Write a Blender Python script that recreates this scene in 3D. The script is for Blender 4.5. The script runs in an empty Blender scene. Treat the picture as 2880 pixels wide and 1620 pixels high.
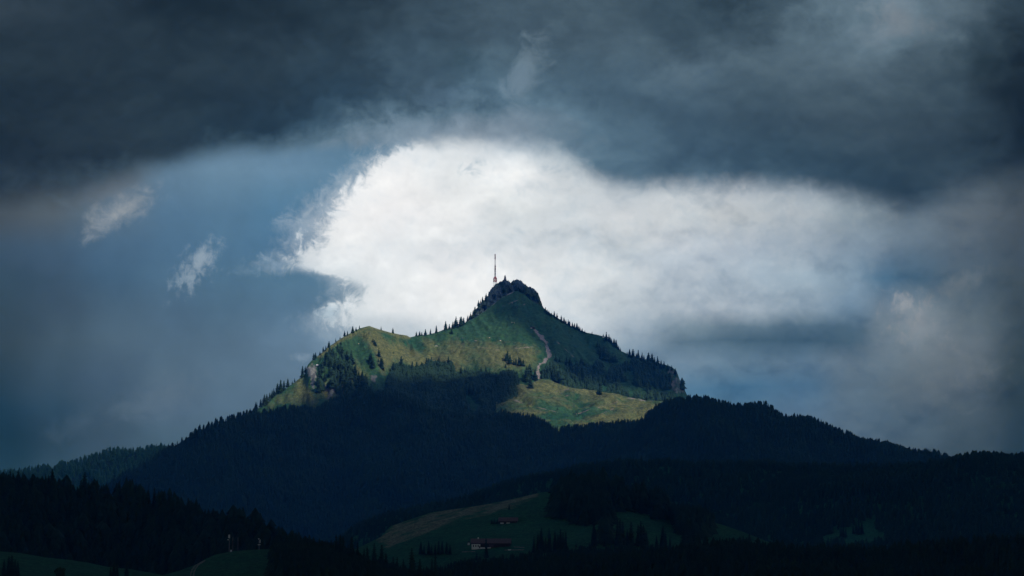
import bpy, bmesh, math, random
import numpy as np
from mathutils import Vector

random.seed(7)
rng = np.random.default_rng(7)
S = bpy.context.scene
COL = S.collection

# ------------------------------------------------------------------ camera
F = 1440.0 / math.tan(math.radians(9.0))     # focal length in photo pixels (photo 2880 x 1620)
PITCH = math.radians(6.07)
cam_d = bpy.data.cameras.new('camera')
cam = bpy.data.objects.new('camera', cam_d)
COL.objects.link(cam)
cam_d.sensor_width = 36.0
cam_d.angle = math.radians(18.0)
cam_d.clip_start = 0.5
cam_d.clip_end = 200000.0
cam.rotation_euler = (math.radians(90) + PITCH, 0, 0)
S.camera = cam
CT, ST = math.cos(PITCH), math.sin(PITCH)

# ------------------------------------------------------------------ exposure, sun
EXPO = 1.0
S.view_settings.view_transform = 'Standard'
S.view_settings.look = 'None'
S.view_settings.exposure = EXPO
S.view_settings.gamma = 1.0
SUN_DIR = Vector((0.50, -0.50, 0.66)).normalized()      # towards the sun
sun_d = bpy.data.lights.new('sun', 'SUN')
sun_d.energy = 2.05
sun_d.angle = math.radians(1.3)
sun_d.color = (1.0, 0.95, 0.86)
sun = bpy.data.objects.new('sun', sun_d)
COL.objects.link(sun)
sun.rotation_euler = SUN_DIR.to_track_quat('Z', 'Y').to_euler()
sun.location = (-3000, -3000, 6000)

S.cycles.max_bounces = 4
S.cycles.diffuse_bounces = 2
S.cycles.volume_bounces = 0
S.cycles.use_denoising = True

HAZE_D = 3.9e-5
HAZE_COL = (0.01, 0.30, 1.0)
HAZE_TOP, HAZE_FAR = 1090.0, 9400.0
# light scattered by the haze itself on its way to the camera, from the top of the view to its foot
AIR_V = (20, 200, 400, 600, 800, 1000, 1300)
AIR_C = ((0.0001, 0.0028, 0.011), (0.0001, 0.0033, 0.0135), (0.0001, 0.0044, 0.0185), (0.0002, 0.0080, 0.033), (0.0003, 0.0124, 0.0505), (0.0003, 0.0116, 0.048), (0.0003, 0.0110, 0.045))


def lin(c):
    c = np.asarray(c, float) / 255.0
    return np.where(c <= 0.04045, c / 12.92, ((c + 0.055) / 1.055) ** 2.4)


# ------------------------------------------------------------------ world: stormy sky
world = bpy.data.worlds.new('World')
S.world = world
world.use_nodes = True
wn = world.node_tree
wn.nodes.clear()


class NG:
    def __init__(self, nt):
        self.nt = nt

    def put(self, sock, v):
        if isinstance(v, bpy.types.NodeSocket):
            self.nt.links.new(v, sock)
        else:
            sock.default_value = v

    def m(self, op, a, b=None, c=None):
        n = self.nt.nodes.new('ShaderNodeMath')
        n.operation = op
        for i, v in enumerate((a, b, c)):
            if v is not None:
                self.put(n.inputs[i], v)
        return n.outputs[0]

    def add(self, a, b): return self.m('ADD', a, b)
    def sub(self, a, b): return self.m('SUBTRACT', a, b)
    def mul(self, a, b): return self.m('MULTIPLY', a, b)

    def mr(self, v, a, b, c=0.0, d=1.0, smooth=False):
        n = self.nt.nodes.new('ShaderNodeMapRange')
        if smooth:
            n.interpolation_type = 'SMOOTHSTEP'
        self.put(n.inputs[0], v)
        for i, x in enumerate((a, b, c, d)):
            self.put(n.inputs[i + 1], x)
        return n.outputs[0]

    def vec(self, x, y, z=0.0):
        n = self.nt.nodes.new('ShaderNodeCombineXYZ')
        for i, v in enumerate((x, y, z)):
            self.put(n.inputs[i], v)
        return n.outputs[0]

    def noise(self, vec, scale, detail=5, rough=0.55, dist=0.0):
        n = self.nt.nodes.new('ShaderNodeTexNoise')
        if vec is not None:
            self.nt.links.new(vec, n.inputs['Vector'])
        n.inputs['Scale'].default_value = scale
        n.inputs['Detail'].default_value = detail
        n.inputs['Roughness'].default_value = rough
        n.inputs['Distortion'].default_value = dist
        return n.outputs['Fac'] if 'Fac' in n.outputs else n.outputs[0]

    def ramp(self, fac, stops, interp='LINEAR'):
        n = self.nt.nodes.new('ShaderNodeValToRGB')
        cr = n.color_ramp
        cr.interpolation = interp
        while len(cr.elements) < len(stops):
            cr.elements.new(0.5)
        for e, (p, c) in zip(cr.elements, stops):
            e.position = p
        for e, (p, c) in zip(cr.elements, stops):
            e.color = (c[0], c[1], c[2], 1) if hasattr(c, '__len__') else (c, c, c, 1)
        self.put(n.inputs[0], fac)
        return n.outputs[0]

    def curve(self, x, pts):
        """1-D curve through (x, y) points, piecewise linear"""
        x0, x1 = pts[0][0], pts[-1][0]
        y0 = min(p[1] for p in pts); y1 = max(p[1] for p in pts)
        f = self.mr(x, x0, x1)
        c = self.ramp(f, [((p[0] - x0) / (x1 - x0), (p[1] - y0) / (y1 - y0)) for p in pts])
        n = self.nt.nodes.new('ShaderNodeSeparateColor')
        self.nt.links.new(c, n.inputs[0])
        return self.mr(n.outputs[0], 0.0, 1.0, y0, y1)

    def mix(self, fac, a, b, mode='MIX'):
        n = self.nt.nodes.new('ShaderNodeMix')
        n.data_type = 'RGBA'
        n.blend_type = mode
        self.put(n.inputs[0], fac)
        for i, v in ((6, a), (7, b)):
            if not isinstance(v, bpy.types.NodeSocket):
                v = (v[0], v[1], v[2], 1)
            self.put(n.inputs[i], v)
        return n.outputs[2]


g = NG(wn)
tc = wn.nodes.new('ShaderNodeTexCoord')
sep = wn.nodes.new('ShaderNodeSeparateXYZ')
wn.links.new(tc.outputs['Generated'], sep.inputs[0])
yy = g.m('MAXIMUM', g.m('ABSOLUTE', sep.outputs[1]), 0.02)
X = g.m('DIVIDE', sep.outputs[0], yy)
Z = g.m('DIVIDE', sep.outputs[2], yy)
# degrees of the sky, counted in steps of 1/9092 rad from the viewing axis of the valley
t = g.m('DIVIDE', g.sub(g.mul(Z, CT), ST), g.add(g.mul(Z, ST), CT))
V0 = g.sub(810.0, g.mul(t, F))
U0 = g.add(1440.0, g.mul(g.mul(X, F), g.sub(CT, g.mul(t, ST))))
P = g.vec(g.mul(U0, 0.001), g.mul(V0, 0.001), 0.0)
P2 = g.vec(g.mul(U0, 0.001), g.mul(V0, 0.001), 7.3)
P3 = g.vec(g.mul(U0, 0.001), g.mul(V0, 0.0016), 3.1)
nA = g.sub(g.noise(P, 6.0, 7, 0.58, 0.3), 0.5)
nB = g.sub(g.noise(P2, 6.0, 7, 0.58, 0.3), 0.5)
nC = g.sub(g.noise(P3, 3.0, 5, 0.5, 0.4), 0.5)
nF = g.sub(g.noise(P, 16.0, 8, 0.62, 0.6), 0.5)
nG = g.sub(g.noise(P2, 38.0, 6, 0.66, 0.8), 0.5)
nS = g.sub(g.noise(g.vec(g.mul(U0, 0.0022), g.mul(g.add(V0, g.mul(U0, 0.6)), 0.0009), 2.2), 14.0, 7, 0.62, 0.8), 0.5)
Uw = g.add(U0, g.add(g.mul(nA, 190.0), g.add(g.mul(nC, 190.0), g.mul(nF, 120.0))))
Vw = g.add(V0, g.add(g.mul(nB, 150.0), g.add(g.mul(nC, 70.0), g.mul(nF, 70.0))))


def comp(c, v):
    """colour of the sky that shows as c through the haze on the line of sight at height v"""
    z = (ST + (810.0 - v) / F * CT) / (CT - (810.0 - v) / F * ST)
    z = max(z, 0.01)
    L = min(HAZE_TOP / z, HAZE_FAR)
    T = math.exp(-HAZE_D * L)
    air = np.array([np.interp(v, AIR_V, [0.94 * a_[k_] for a_ in AIR_C]) for k_ in range(3)])
    return np.maximum((lin(c) - air) / T, 0.0008) / 2 ** EXPO


def grid(cols, rows, u, v):
    """rows: list of (v, {u: colour}); bilinear field over the sky"""
    u0, u1 = cols
    f = g.mr(u, u0, u1)
    out = None
    pv = None
    for rv, d in rows:
        st = [((k - u0) / (u1 - u0), comp(c, rv)) for k, c in sorted(d.items())]
        r = g.ramp(f, st, 'EASE')
        if out is None:
            out = r
        else:
            out = g.mix(g.mr(v, pv, rv), out, r)
        pv = rv
    return out


deck_rows = [
    (20, {0: (52, 58, 68), 240: (44, 54, 66), 480: (24, 41, 54), 720: (30, 46, 58), 960: (38, 54, 66), 1200: (52, 66, 80),
          1440: (66, 80, 94), 1680: (70, 84, 96), 1880: (58, 74, 88), 2040: (44, 60, 73), 2160: (62, 76, 88),
          2400: (90, 102, 114), 2520: (110, 120, 130), 2640: (92, 98, 106), 2880: (50, 62, 70)}),
    (100, {0: (44, 54, 63), 240: (42, 53, 64), 480: (36, 50, 61), 720: (38, 52, 64), 960: (42, 58, 72), 1200: (56, 72, 88),
           1440: (66, 82, 98), 1680: (74, 89, 103), 1920: (62, 78, 92), 2100: (66, 80, 92), 2240: (90, 102, 112),
           2480: (108, 118, 127), 2640: (86, 95, 103), 2780: (54, 66, 75), 2880: (34, 48, 58)}),
    (180, {0: (38, 50, 60), 240: (40, 52, 62), 480: (42, 55, 66), 720: (40, 56, 70), 960: (42, 62, 80), 1200: (60, 81, 101),
           1320: (52, 80, 98), 1440: (72, 94, 112), 1680: (66, 88, 108), 1920: (82, 98, 114), 2160: (76, 89, 101),
           2400: (86, 96, 106), 2640: (70, 80, 88), 2800: (36, 52, 60), 2880: (26, 40, 50)}),
    (270, {0: (34, 48, 58), 240: (38, 50, 60), 480: (36, 52, 64), 720: (34, 54, 72), 960: (36, 66, 92), 1200: (60, 86, 110),
           1440: (66, 98, 124), 1680: (62, 88, 112), 1920: (64, 86, 108), 2160: (66, 84, 100), 2400: (70, 82, 92),
           2640: (60, 72, 82), 2880: (26, 40, 50)}),
    (360, {0: (34, 46, 54), 240: (40, 52, 62), 480: (40, 56, 68), 640: (32, 56, 74), 740: (28, 58, 82), 900: (46, 82, 110),
           1040: (88, 116, 138), 1200: (106, 134, 156), 1320: (118, 143, 162), 1440: (112, 139, 160), 1600: (90, 118, 140),
           1720: (70, 102, 128), 1920: (54, 82, 108), 2160: (54, 74, 94), 2400: (62, 74, 86), 2640: (58, 68, 78),
           2760: (44, 58, 68), 2880: (22, 38, 48)}),
    (450, {0: (34, 46, 56), 240: (38, 50, 60), 480: (44, 58, 68), 700: (60, 90, 114), 1000: (100, 130, 152), 1400: (120, 146, 165),
           1680: (66, 102, 130), 1920: (52, 84, 112), 2160: (46, 76, 100), 2400: (46, 68, 86), 2640: (50, 66, 78), 2880: (28, 44, 54)}),
    (540, {0: (44, 54, 64), 240: (60, 70, 80), 480: (80, 95, 110), 1400: (110, 138, 158), 1680: (84, 116, 138), 1920: (74, 104, 128),
           2160: (62, 90, 112), 2400: (45, 70, 88), 2560: (36, 58, 74), 2640: (42, 62, 76), 2880: (48, 58, 66)}),
    (620, {0: (64, 74, 84), 240: (80, 92, 102), 480: (84, 112, 134), 1400: (110, 138, 158), 2400: (60, 82, 98), 2640: (70, 82, 92), 2880: (66, 74, 82)}),
]
back_rows = [
    (420, {0: (50, 60, 70), 320: (70, 82, 92), 480: (88, 116, 138), 640: (98, 128, 152), 800: (98, 130, 155), 1120: (90, 126, 152)}),
    (480, {0: (44, 54, 64), 160: (56, 66, 76), 320: (92, 101, 110), 480: (96, 126, 150), 640: (104, 136, 160), 800: (104, 138, 164), 1120: (88, 128, 156)}),
    (540, {0: (58, 66, 74), 160: (80, 88, 95), 320: (100, 118, 135), 480: (92, 124, 150), 640: (94, 128, 154), 800: (92, 130, 158), 1120: (80, 122, 152)}),
    (600, {0: (72, 82, 92), 160: (84, 98, 110), 320: (88, 114, 136), 480: (84, 118, 146), 640: (86, 122, 150), 800: (82, 122, 152), 1120: (76, 118, 150)}),
    (690, {0: (62, 84, 104), 160: (66, 90, 112), 320: (74, 104, 130), 480: (78, 112, 140), 640: (80, 116, 144), 800: (78, 116, 146), 1120: (84, 120, 148)}),
    (780, {0: (54, 78, 98), 160: (60, 84, 106), 320: (66, 96, 122), 480: (76, 108, 134), 640: (78, 112, 138), 800: (84, 120, 146), 1120: (92, 126, 150)}),
    (870, {0: (54, 76, 94), 160: (62, 84, 104), 320: (74, 100, 122), 480: (76, 104, 128), 640: (78, 108, 132), 800: (84, 116, 142), 1120: (100, 130, 152)}),
    (960, {0: (54, 74, 90), 160: (66, 88, 106), 320: (78, 102, 122), 480: (80, 106, 128), 640: (82, 108, 130), 800: (94, 122, 146), 1120: (130, 155, 175)}),
    (1060, {0: (42, 66, 84), 160: (58, 82, 102), 320: (68, 92, 114), 480: (82, 106, 126), 640: (86, 112, 134), 800: (92, 118, 140), 1120: (100, 126, 146)}),
    (1150, {0: (30, 60, 82), 160: (46, 74, 96), 320: (62, 86, 106), 480: (80, 104, 126), 640: (84, 110, 132), 1120: (90, 112, 132)}),
    (1230, {0: (28, 58, 78), 160: (44, 70, 90), 320: (60, 84, 104), 480: (72, 98, 118), 1120: (80, 104, 124)}),
    (1330, {0: (34, 64, 84), 160: (50, 78, 98), 320: (60, 85, 105), 1120: (60, 85, 105)}),
]
white_rows = [
    (420, {800: (210, 218, 225), 1120: (224, 229, 233), 1280: (220, 226, 230), 1440: (196, 207, 216), 1600: (160, 178, 190), 2880: (80, 90, 100)}),
    (500, {800: (220, 226, 230), 960: (230, 234, 237), 1120: (238, 239, 240), 1280: (230, 234, 236), 1440: (238, 240, 241), 1600: (205, 212, 217),
           1760: (188, 198, 206), 1920: (190, 198, 205), 2080: (180, 188, 196), 2240: (165, 174, 182), 2400: (130, 140, 150), 2560: (100, 112, 122),
           2720: (98, 106, 114), 2880: (74, 82, 90)}),
    (600, {800: (225, 230, 233), 960: (239, 240, 241), 1120: (240, 240, 241), 1280: (236, 238, 239), 1440: (212, 218, 221), 1600: (205, 212, 217),
           1760: (208, 213, 217), 1920: (200, 206, 210), 2080: (190, 196, 200), 2240: (182, 187, 192), 2400: (152, 160, 166), 2560: (122, 130, 138),
           2720: (104, 110, 117), 2880: (82, 88, 95)}),
    (690, {800: (220, 226, 230), 960: (237, 239, 240), 1120: (224, 228, 231), 1280: (218, 223, 227), 1440: (216, 222, 226), 1600: (208, 215, 220),
           1760: (196, 204, 210), 1920: (190, 198, 206), 2080: (182, 192, 202), 2240: (166, 176, 186), 2400: (140, 152, 164), 2560: (110, 122, 134),
           2720: (92, 102, 112), 2880: (76, 84, 92)}),
    (780, {800: (190, 204, 214), 960: (212, 220, 225), 1120: (232, 236, 238), 1280: (238, 239, 240), 1440: (236, 238, 239), 1600: (222, 227, 230),
           1760: (204, 212, 218), 1920: (184, 195, 205), 2080: (172, 186, 198), 2240: (170, 184, 195), 2400: (146, 162, 175), 2490: (84, 114, 137),
           2570: (80, 105, 124), 2720: (92, 104, 114), 2880: (72, 82, 90)}),
    (870, {800: (190, 204, 214), 960: (215, 222, 226), 1120: (228, 232, 235), 1440: (230, 233, 235), 1600: (213, 220, 225), 1760: (184, 195, 204),
           1920: (172, 184, 195), 2080: (165, 178, 190), 2240: (154, 169, 182), 2400: (122, 142, 160), 2490: (118, 130, 142), 2560: (134, 141, 148),
           2720: (100, 110, 118), 2880: (68, 78, 86)}),
    (920, {800: (180, 196, 208), 960: (195, 206, 214), 1440: (215, 220, 225), 1600: (204, 212, 219), 1760: (172, 186, 198), 1920: (124, 145, 160),
           2080: (98, 122, 140), 2240: (86, 110, 129), 2400: (80, 103, 121), 2490: (122, 132, 140), 2580: (138, 144, 150), 2720: (104, 113, 121), 2880: (64, 76, 84)}),
    (960, {800: (160, 180, 194), 960: (180, 195, 206), 1440: (200, 208, 214), 1600: (184, 196, 206), 1760: (150, 168, 183), 1920: (92, 118, 138),
           2080: (72, 100, 121), 2240: (68, 95, 116), 2400: (74, 97, 115), 2490: (116, 127, 137), 2580: (132, 139, 145), 2720: (106, 114, 122), 2880: (62, 74, 82)}),
    (1020, {800: (120, 146, 166), 1600: (150, 168, 182), 1760: (118, 144, 165), 1920: (112, 137, 158), 2080: (102, 129, 150), 2240: (98, 122, 142),
            2400: (112, 126, 138), 2560: (114, 124, 132), 2720: (100, 108, 116), 2880: (60, 72, 80)}),
    (1090, {800: (100, 126, 146), 1760: (90, 126, 153), 1920: (82, 121, 150), 2080: (74, 114, 144), 2240: (80, 112, 138), 2400: (98, 114, 128),
            2560: (100, 110, 119), 2720: (88, 98, 108), 2880: (54, 68, 78)}),
    (1180, {800: (100, 126, 146), 1920: (82, 118, 146), 2080: (82, 114, 140), 2240: (92, 116, 138), 2400: (92, 110, 126), 2560: (84, 100, 114),
            2720: (80, 92, 102), 2880: (50, 66, 78)}),
    (1290, {800: (90, 110, 128), 2240: (90, 110, 128), 2400: (84, 102, 118), 2560: (80, 94, 106), 2720: (64, 80, 92), 2880: (42, 62, 76)}),
]
Ud = g.add(U0, g.mul(nC, 150.0))
Vd = g.add(V0, g.mul(nB, 40.0))
c_back = grid((0, 1120), back_rows, Ud, Vd)
c_white = grid((800, 2880), white_rows, g.add(U0, g.mul(nA, 110.0)), g.add(V0, g.add(g.mul(nB, 60.0), g.mul(nC, 40.0))))
c_deck = grid((0, 2880), deck_rows, Uw, Vw)
# ragged left edge of the bright cloud
Ve = g.add(V0, g.add(g.mul(nF, 70.0), g.mul(nG, 40.0)))
uL = g.curve(Ve, [(380, 1190), (410, 1140), (440, 1060), (480, 1012), (520, 975), (560, 930), (600, 900), (630, 862), (660, 872), (700, 835),
                  (735, 785), (752, 795), (766, 850), (785, 945), (815, 985), (850, 968), (880, 945), (905, 930), (930, 945), (960, 985), (1010, 1040), (1200, 1100)])
dL = g.sub(g.sub(U0, uL), 20.0)
dL = g.add(dL, g.add(g.mul(g.m('ABSOLUTE', nF), 260.0), g.add(g.mul(nA, 150.0), g.mul(nG, 70.0))))
bil = g.add(g.mul(nF, 1.0), g.add(g.mul(nB, 1.0), g.mul(nG, 0.4)))
def relief(scale, off, det):
    # billows with their lit tops and shaded undersides: noise minus the same noise a little higher
    a_ = g.noise(g.vec(g.mul(Uq, 0.001), g.mul(Vq, 0.00125), 4.4), scale, det, 0.55, 0.2)
    b_ = g.noise(g.vec(g.mul(Uq, 0.001), g.mul(g.sub(Vq, off), 0.00125), 4.4), scale, det, 0.55, 0.2)
    return g.sub(a_, b_)


Uq = g.add(U0, g.mul(nF, 60.0))
Vq = g.add(V0, g.mul(nA, 60.0))
rl = g.add(g.mul(relief(5.0, 46.0, 4), 1.0), g.mul(relief(13.0, 16.0, 4), 0.55))
shd = g.mr(g.add(bil, g.mul(g.sub(U0, 1150.0), 0.00022)), 0.02, 0.36, smooth=True)
dk = g.mr(rl, 0.02, 0.30)
lt = g.mr(rl, -0.02, -0.30)
edge_w = g.mr(U0, 1000.0, 2000.0, 0.22, 0.62)
c_white = g.mix(g.mul(shd, 0.28), c_white, g.mix(1.0, c_white, (0.50, 0.60, 0.68), 'MULTIPLY'))
c_white = g.mix(g.mul(dk, g.mul(edge_w, 0.85)), c_white, g.mix(1.0, c_white, (0.42, 0.50, 0.57), 'MULTIPLY'))
c_white = g.mix(g.mul(lt, 0.5), c_white, g.mix(1.0, c_white, (1.35, 1.32, 1.28), 'MULTIPLY'))
mW = g.mr(dL, -20.0, 60.0, smooth=True)
# thin veil outside the bright edge
mV = g.mul(g.mr(g.add(dL, g.mul(nB, 160.0)), -110.0, 60.0, smooth=True), 0.35)
c = g.mix(mV, c_back, c_white)
c_white = g.mix(g.mr(U0, 2050.0, 2500.0, 0.0, 1.0), c_white, g.mix(1.0, c_white, (0.88, 0.99, 1.05), 'MULTIPLY'))
c = g.mix(mW, c, c_white)
# small ragged puffs: centre, half sizes, slope, colour, strength
for (pu, pv, su, sv, sl, pc, ps, ex) in [
        (345, 590, 135, 60, -0.42, (152, 160, 167), 0.95, 1.0), (300, 520, 130, 60, -0.3, (108, 116, 124), 0.6, 1.0),
        (556, 745, 72, 62, -0.6, (142, 160, 175), 0.9, 1.0), (525, 778, 44, 24, -0.3, (128, 150, 168), 0.6, 1.0),
        (775, 752, 80, 34, 0.05, (140, 164, 184), 0.55, 1.0), (690, 762, 60, 22, 0.0, (120, 148, 170), 0.4, 1.0),
        (845, 1006, 50, 16, 0.05, (130, 152, 170), 0.6, 1.0), (925, 882, 55, 26, -0.3, (178, 196, 208), 0.8, 1.0),
        (2640, 1010, 190, 170, -0.2, (106, 116, 124), 0.55, 1.0), (2570, 905, 110, 80, 0.2, (136, 143, 150), 0.6, 1.0), (2545, 872, 50, 46, 0.3, (152, 158, 164), 0.6, 1.0), (2700, 800, 90, 40, -0.4, (108, 118, 126), 0.5, 1.0),
        (450, 1120, 190, 70, -0.3, (92, 112, 130), 0.5, 1.0), (250, 1190, 150, 60, -0.3, (74, 96, 116), 0.4, 1.0)]:
    du = g.sub(U0, pu)
    dv = g.sub(g.sub(V0, pv), g.mul(du, sl))
    r = g.add(g.m('POWER', g.mul(du, 1.0 / su), 2.0), g.m('POWER', g.mul(dv, 1.0 / sv), 2.0))
    d = g.sub(g.sub(1.0, g.m('SQRT', r)), g.add(g.mul(nF, -1.7), g.add(g.mul(nS, -1.9 if su < 130 else 0.0), g.add(g.mul(nA, 0.0 if su < 100 else -1.4), g.mul(nG, -1.6 if su < 130 else -0.5)))))
    c = g.mix(g.mul(g.mr(d, -0.1, 1.15, smooth=True), ps), c, tuple(comp(pc, pv)))
# underside of the dark storm cloud
vD = g.curve(U0, [(0, 575), (200, 555), (330, 515), (450, 468), (550, 440), (700, 430), (850, 418), (1000, 408), (1120, 392), (1250, 402), (1400, 408),
                  (1500, 412), (1580, 438), (1680, 505), (1800, 522), (1950, 525), (2100, 518), (2250, 525), (2400, 548), (2500, 585), (2560, 598),
                  (2650, 560), (2750, 530), (2880, 500)])
sft = g.curve(U0, [(0, 80), (400, 55), (800, 26), (1150, 34), (1500, 44), (2000, 42), (2400, 50), (2880, 90)])
dD = g.add(g.sub(vD, V0), g.add(g.mul(nA, 70.0), g.mul(nF, 44.0)))
mD = g.mr(g.m('DIVIDE', dD, sft), -0.9, 1.0, smooth=True)
bw = wn.nodes.new('ShaderNodeRGBToBW')
wn.links.new(c_deck, bw.inputs[0])
k_ = 1.0 / 2 ** EXPO
slate = g.ramp(g.mul(bw.outputs[0], 2 ** EXPO / 0.36), [(0.0, tuple(lin((16, 28, 36)) * k_)), (0.06, tuple(lin((32, 46, 57)) * k_)), (0.20, tuple(lin((62, 85, 99)) * k_)),
                                        (0.5, tuple(lin((105, 133, 149)) * k_)), (1.0, tuple(lin((162, 176, 188)) * k_))])
c_deck = g.mix(0.70, c_deck, slate)
dk2 = g.mr(rl, 0.0, 0.30)
lt2 = g.mr(rl, 0.0, -0.30)
c_deck = g.mix(g.mul(dk2, 0.5), c_deck, g.mix(1.0, c_deck, (0.55, 0.60, 0.64), 'MULTIPLY'))
c_deck = g.mix(g.mul(lt2, 0.5), c_deck, g.mix(1.0, c_deck, (1.6, 1.5, 1.42), 'MULTIPLY'))
c = g.mix(mD, c, c_deck)
# grey shreds in the crown of the bright cloud
sh = g.mr(g.add(g.mul(nF, 2.2), g.mul(nB, 1.2)), 0.12, 0.7, smooth=True)
for (pu, pv, su, sv, ps) in [(1330, 470, 75, 42, 0.75), (1590, 455, 90, 70, 1.0), (1430, 545, 60, 20, 0.4)]:
    r = g.add(g.m('POWER', g.mul(g.sub(U0, pu), 1.0 / su), 2.0), g.m('POWER', g.mul(g.sub(V0, pv), 1.0 / sv), 2.0))
    c = g.mix(g.mul(g.mul(g.mr(r, 1.0, 0.0, smooth=True), sh), ps), c, tuple(comp((134, 158, 176), 460)))
# light wisps in the deck
for (pu, pv, su, sv, sl, pc, ps) in [(1485, 180, 80, 110, -0.9, (126, 146, 160), 0.42), (1460, 215, 50, 50, -0.5, (104, 126, 144), 0.5),
                                     (1230, 270, 120, 60, 0.1, (84, 110, 132), 0.5), (2530, 60, 150, 60, 0.2, (122, 130, 138), 0.5),
                                     (1150, 350, 180, 40, 0.0, (128, 150, 168), 0.5)]:
    du = g.sub(U0, pu)
    dv = g.sub(g.sub(V0, pv), g.mul(du, sl))
    r = g.add(g.m('POWER', g.mul(du, 1.0 / su), 2.0), g.m('POWER', g.mul(dv, 1.0 / sv), 2.0))
    d = g.sub(g.sub(1.0, g.m('SQRT', r)), g.add(g.mul(nF, -2.0), g.mul(nA, -1.6)))
    c = g.mix(g.mul(g.mr(d, 0.0, 1.0, smooth=True), ps), c, tuple(comp(pc, pv)))
# soft mottling of all clouds
mot = g.add(1.0, g.add(g.add(g.mul(nA, 0.20), g.mul(nB, 0.20)), g.add(g.mul(nF, 0.20), g.mul(nG, 0.08))))
c = g.mix(1.0, c, g.vec(mot, mot, mot), 'MULTIPLY')
# clear daylight sky outside the view, added to lift the ambient light
sky = wn.nodes.new('ShaderNodeTexSky')
sky.sky_type = 'NISHITA'
sky.sun_disc = False
sky.sun_elevation = math.asin(SUN_DIR.z)
sky.sun_rotation = math.atan2(SUN_DIR.x, SUN_DIR.y)
bg = wn.nodes.new('ShaderNodeBackground')
bg2 = wn.nodes.new('ShaderNodeBackground')
wn.links.new(c, bg.inputs[0])
bg.inputs[1].default_value = 1.0
wn.links.new(sky.outputs[0], bg2.inputs[0])
bg2.inputs[1].default_value = 0.15
hi = g.m('MAXIMUM', g.mul(g.mr(Z, 0.30, 1.0, smooth=True), 0.85),      # clear sky added high overhead to light the mountain
         g.mul(g.mr(sep.outputs[1], 0.5, -0.35, smooth=True), 0.16))      # and some added towards the back and sides
mixs = wn.nodes.new('ShaderNodeMixShader')
wn.links.new(hi, mixs.inputs[0])
wn.links.new(bg.outputs[0], mixs.inputs[1])
wn.links.new(bg2.outputs[0], mixs.inputs[2])
wo = wn.nodes.new('ShaderNodeOutputWorld')
wn.links.new(mixs.outputs[0], wo.inputs[0])


# ------------------------------------------------------------------ helpers
def ray(u, v):
    """photo direction -> (x/y, z/y)"""
    u = np.asarray(u, float); v = np.asarray(v, float)
    tt = (810.0 - v) / F
    den = CT - tt * ST
    return (u - 1440.0) / F / den, (ST + tt * CT) / den


def unray(x, y, z):
    k = z / y
    tt = (k * CT - ST) / (CT + k * ST)
    return 1440.0 + x / y * F * (CT - tt * ST), 810.0 - tt * F


def vnoise(x, y, seed=0):
    xi = np.floor(x).astype(np.int64); yi = np.floor(y).astype(np.int64)
    fx = x - xi; fy = y - yi
    fx = fx * fx * (3 - 2 * fx); fy = fy * fy * (3 - 2 * fy)

    def h(a, b):
        n = (a * 374761393 + b * 668265263 + seed * 982451653) & 0xffffffff
        n = ((n ^ (n >> 13)) * 1274126177) & 0xffffffff
        n = n ^ (n >> 16)
        return (n & 0xffff) / 32767.5 - 1.0
    return (h(xi, yi) * (1 - fx) + h(xi + 1, yi) * fx) * (1 - fy) + (h(xi, yi + 1) * (1 - fx) + h(xi + 1, yi + 1) * fx) * fy


def fbm(x, y, oct=4, seed=0, gain=0.5):
    s = np.zeros_like(x, dtype=float); a = 1.0
    for i in range(oct):
        s += a * vnoise(x * 2 ** i + 13.7 * i, y * 2 ** i - 7.1 * i, seed + i)
        a *= gain
    return s


def sstep(a, b, x):
    q = np.clip((x - a) / (b - a), 0, 1)
    return q * q * (3 - 2 * q)


def dist_line(Ug, Vg, pts):
    d = np.full(Ug.shape, 1e9)
    for (x0, y0), (x1, y1) in zip(pts[:-1], pts[1:]):
        dx, dy = x1 - x0, y1 - y0
        q = np.clip(((Ug - x0) * dx + (Vg - y0) * dy) / (dx * dx + dy * dy + 1e-9), 0, 1)
        d = np.minimum(d, np.hypot(Ug - x0 - q * dx, Vg - y0 - q * dy))
    return d


def in_poly(Ug, Vg, pts):
    ins = np.zeros(Ug.shape, bool)
    n = len(pts)
    for i in range(n):
        x0, y0 = pts[i]; x1, y1 = pts[(i + 1) % n]
        if y0 == y1:
            continue
        cnd = ((y0 > Vg) != (y1 > Vg)) & (Ug < (x1 - x0) * (Vg - y0) / (y1 - y0) + x0)
        ins ^= cnd
    return ins


def poly_mask(Ug, Vg, pts, soft=6.0):
    d = dist_line(Ug, Vg, list(pts) + [pts[0]])
    d = np.where(in_poly(Ug, Vg, pts), d, -d)
    return sstep(-soft, soft, d)


def tag(o, label=None, cat=None, group=None, kind=None):
    if label: o['label'] = label
    if cat: o['category'] = cat
    if group: o['group'] = group
    if kind: o['kind'] = kind
    return o


def mesh_np(name, verts, faces, mat, smooth=True, parent=None):
    """verts (n,3), faces (m,k) arrays"""
    me = bpy.data.meshes.new(name)
    n, mf, k = len(verts), len(faces), faces.shape[1]
    me.vertices.add(n)
    me.vertices.foreach_set('co', np.ascontiguousarray(verts, np.float32).ravel())
    me.loops.add(mf * k)
    me.loops.foreach_set('vertex_index', np.ascontiguousarray(faces, np.int32).ravel())
    me.polygons.add(mf)
    me.polygons.foreach_set('loop_start', np.arange(0, mf * k, k, dtype=np.int32))
    if smooth:
        me.polygons.foreach_set('use_smooth', np.ones(mf, bool))
    me.update(calc_edges=True)
    me.materials.append(mat)
    o = bpy.data.objects.new(name, me)
    COL.objects.link(o)
    if parent:
        o.parent = parent
    return o


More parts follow.
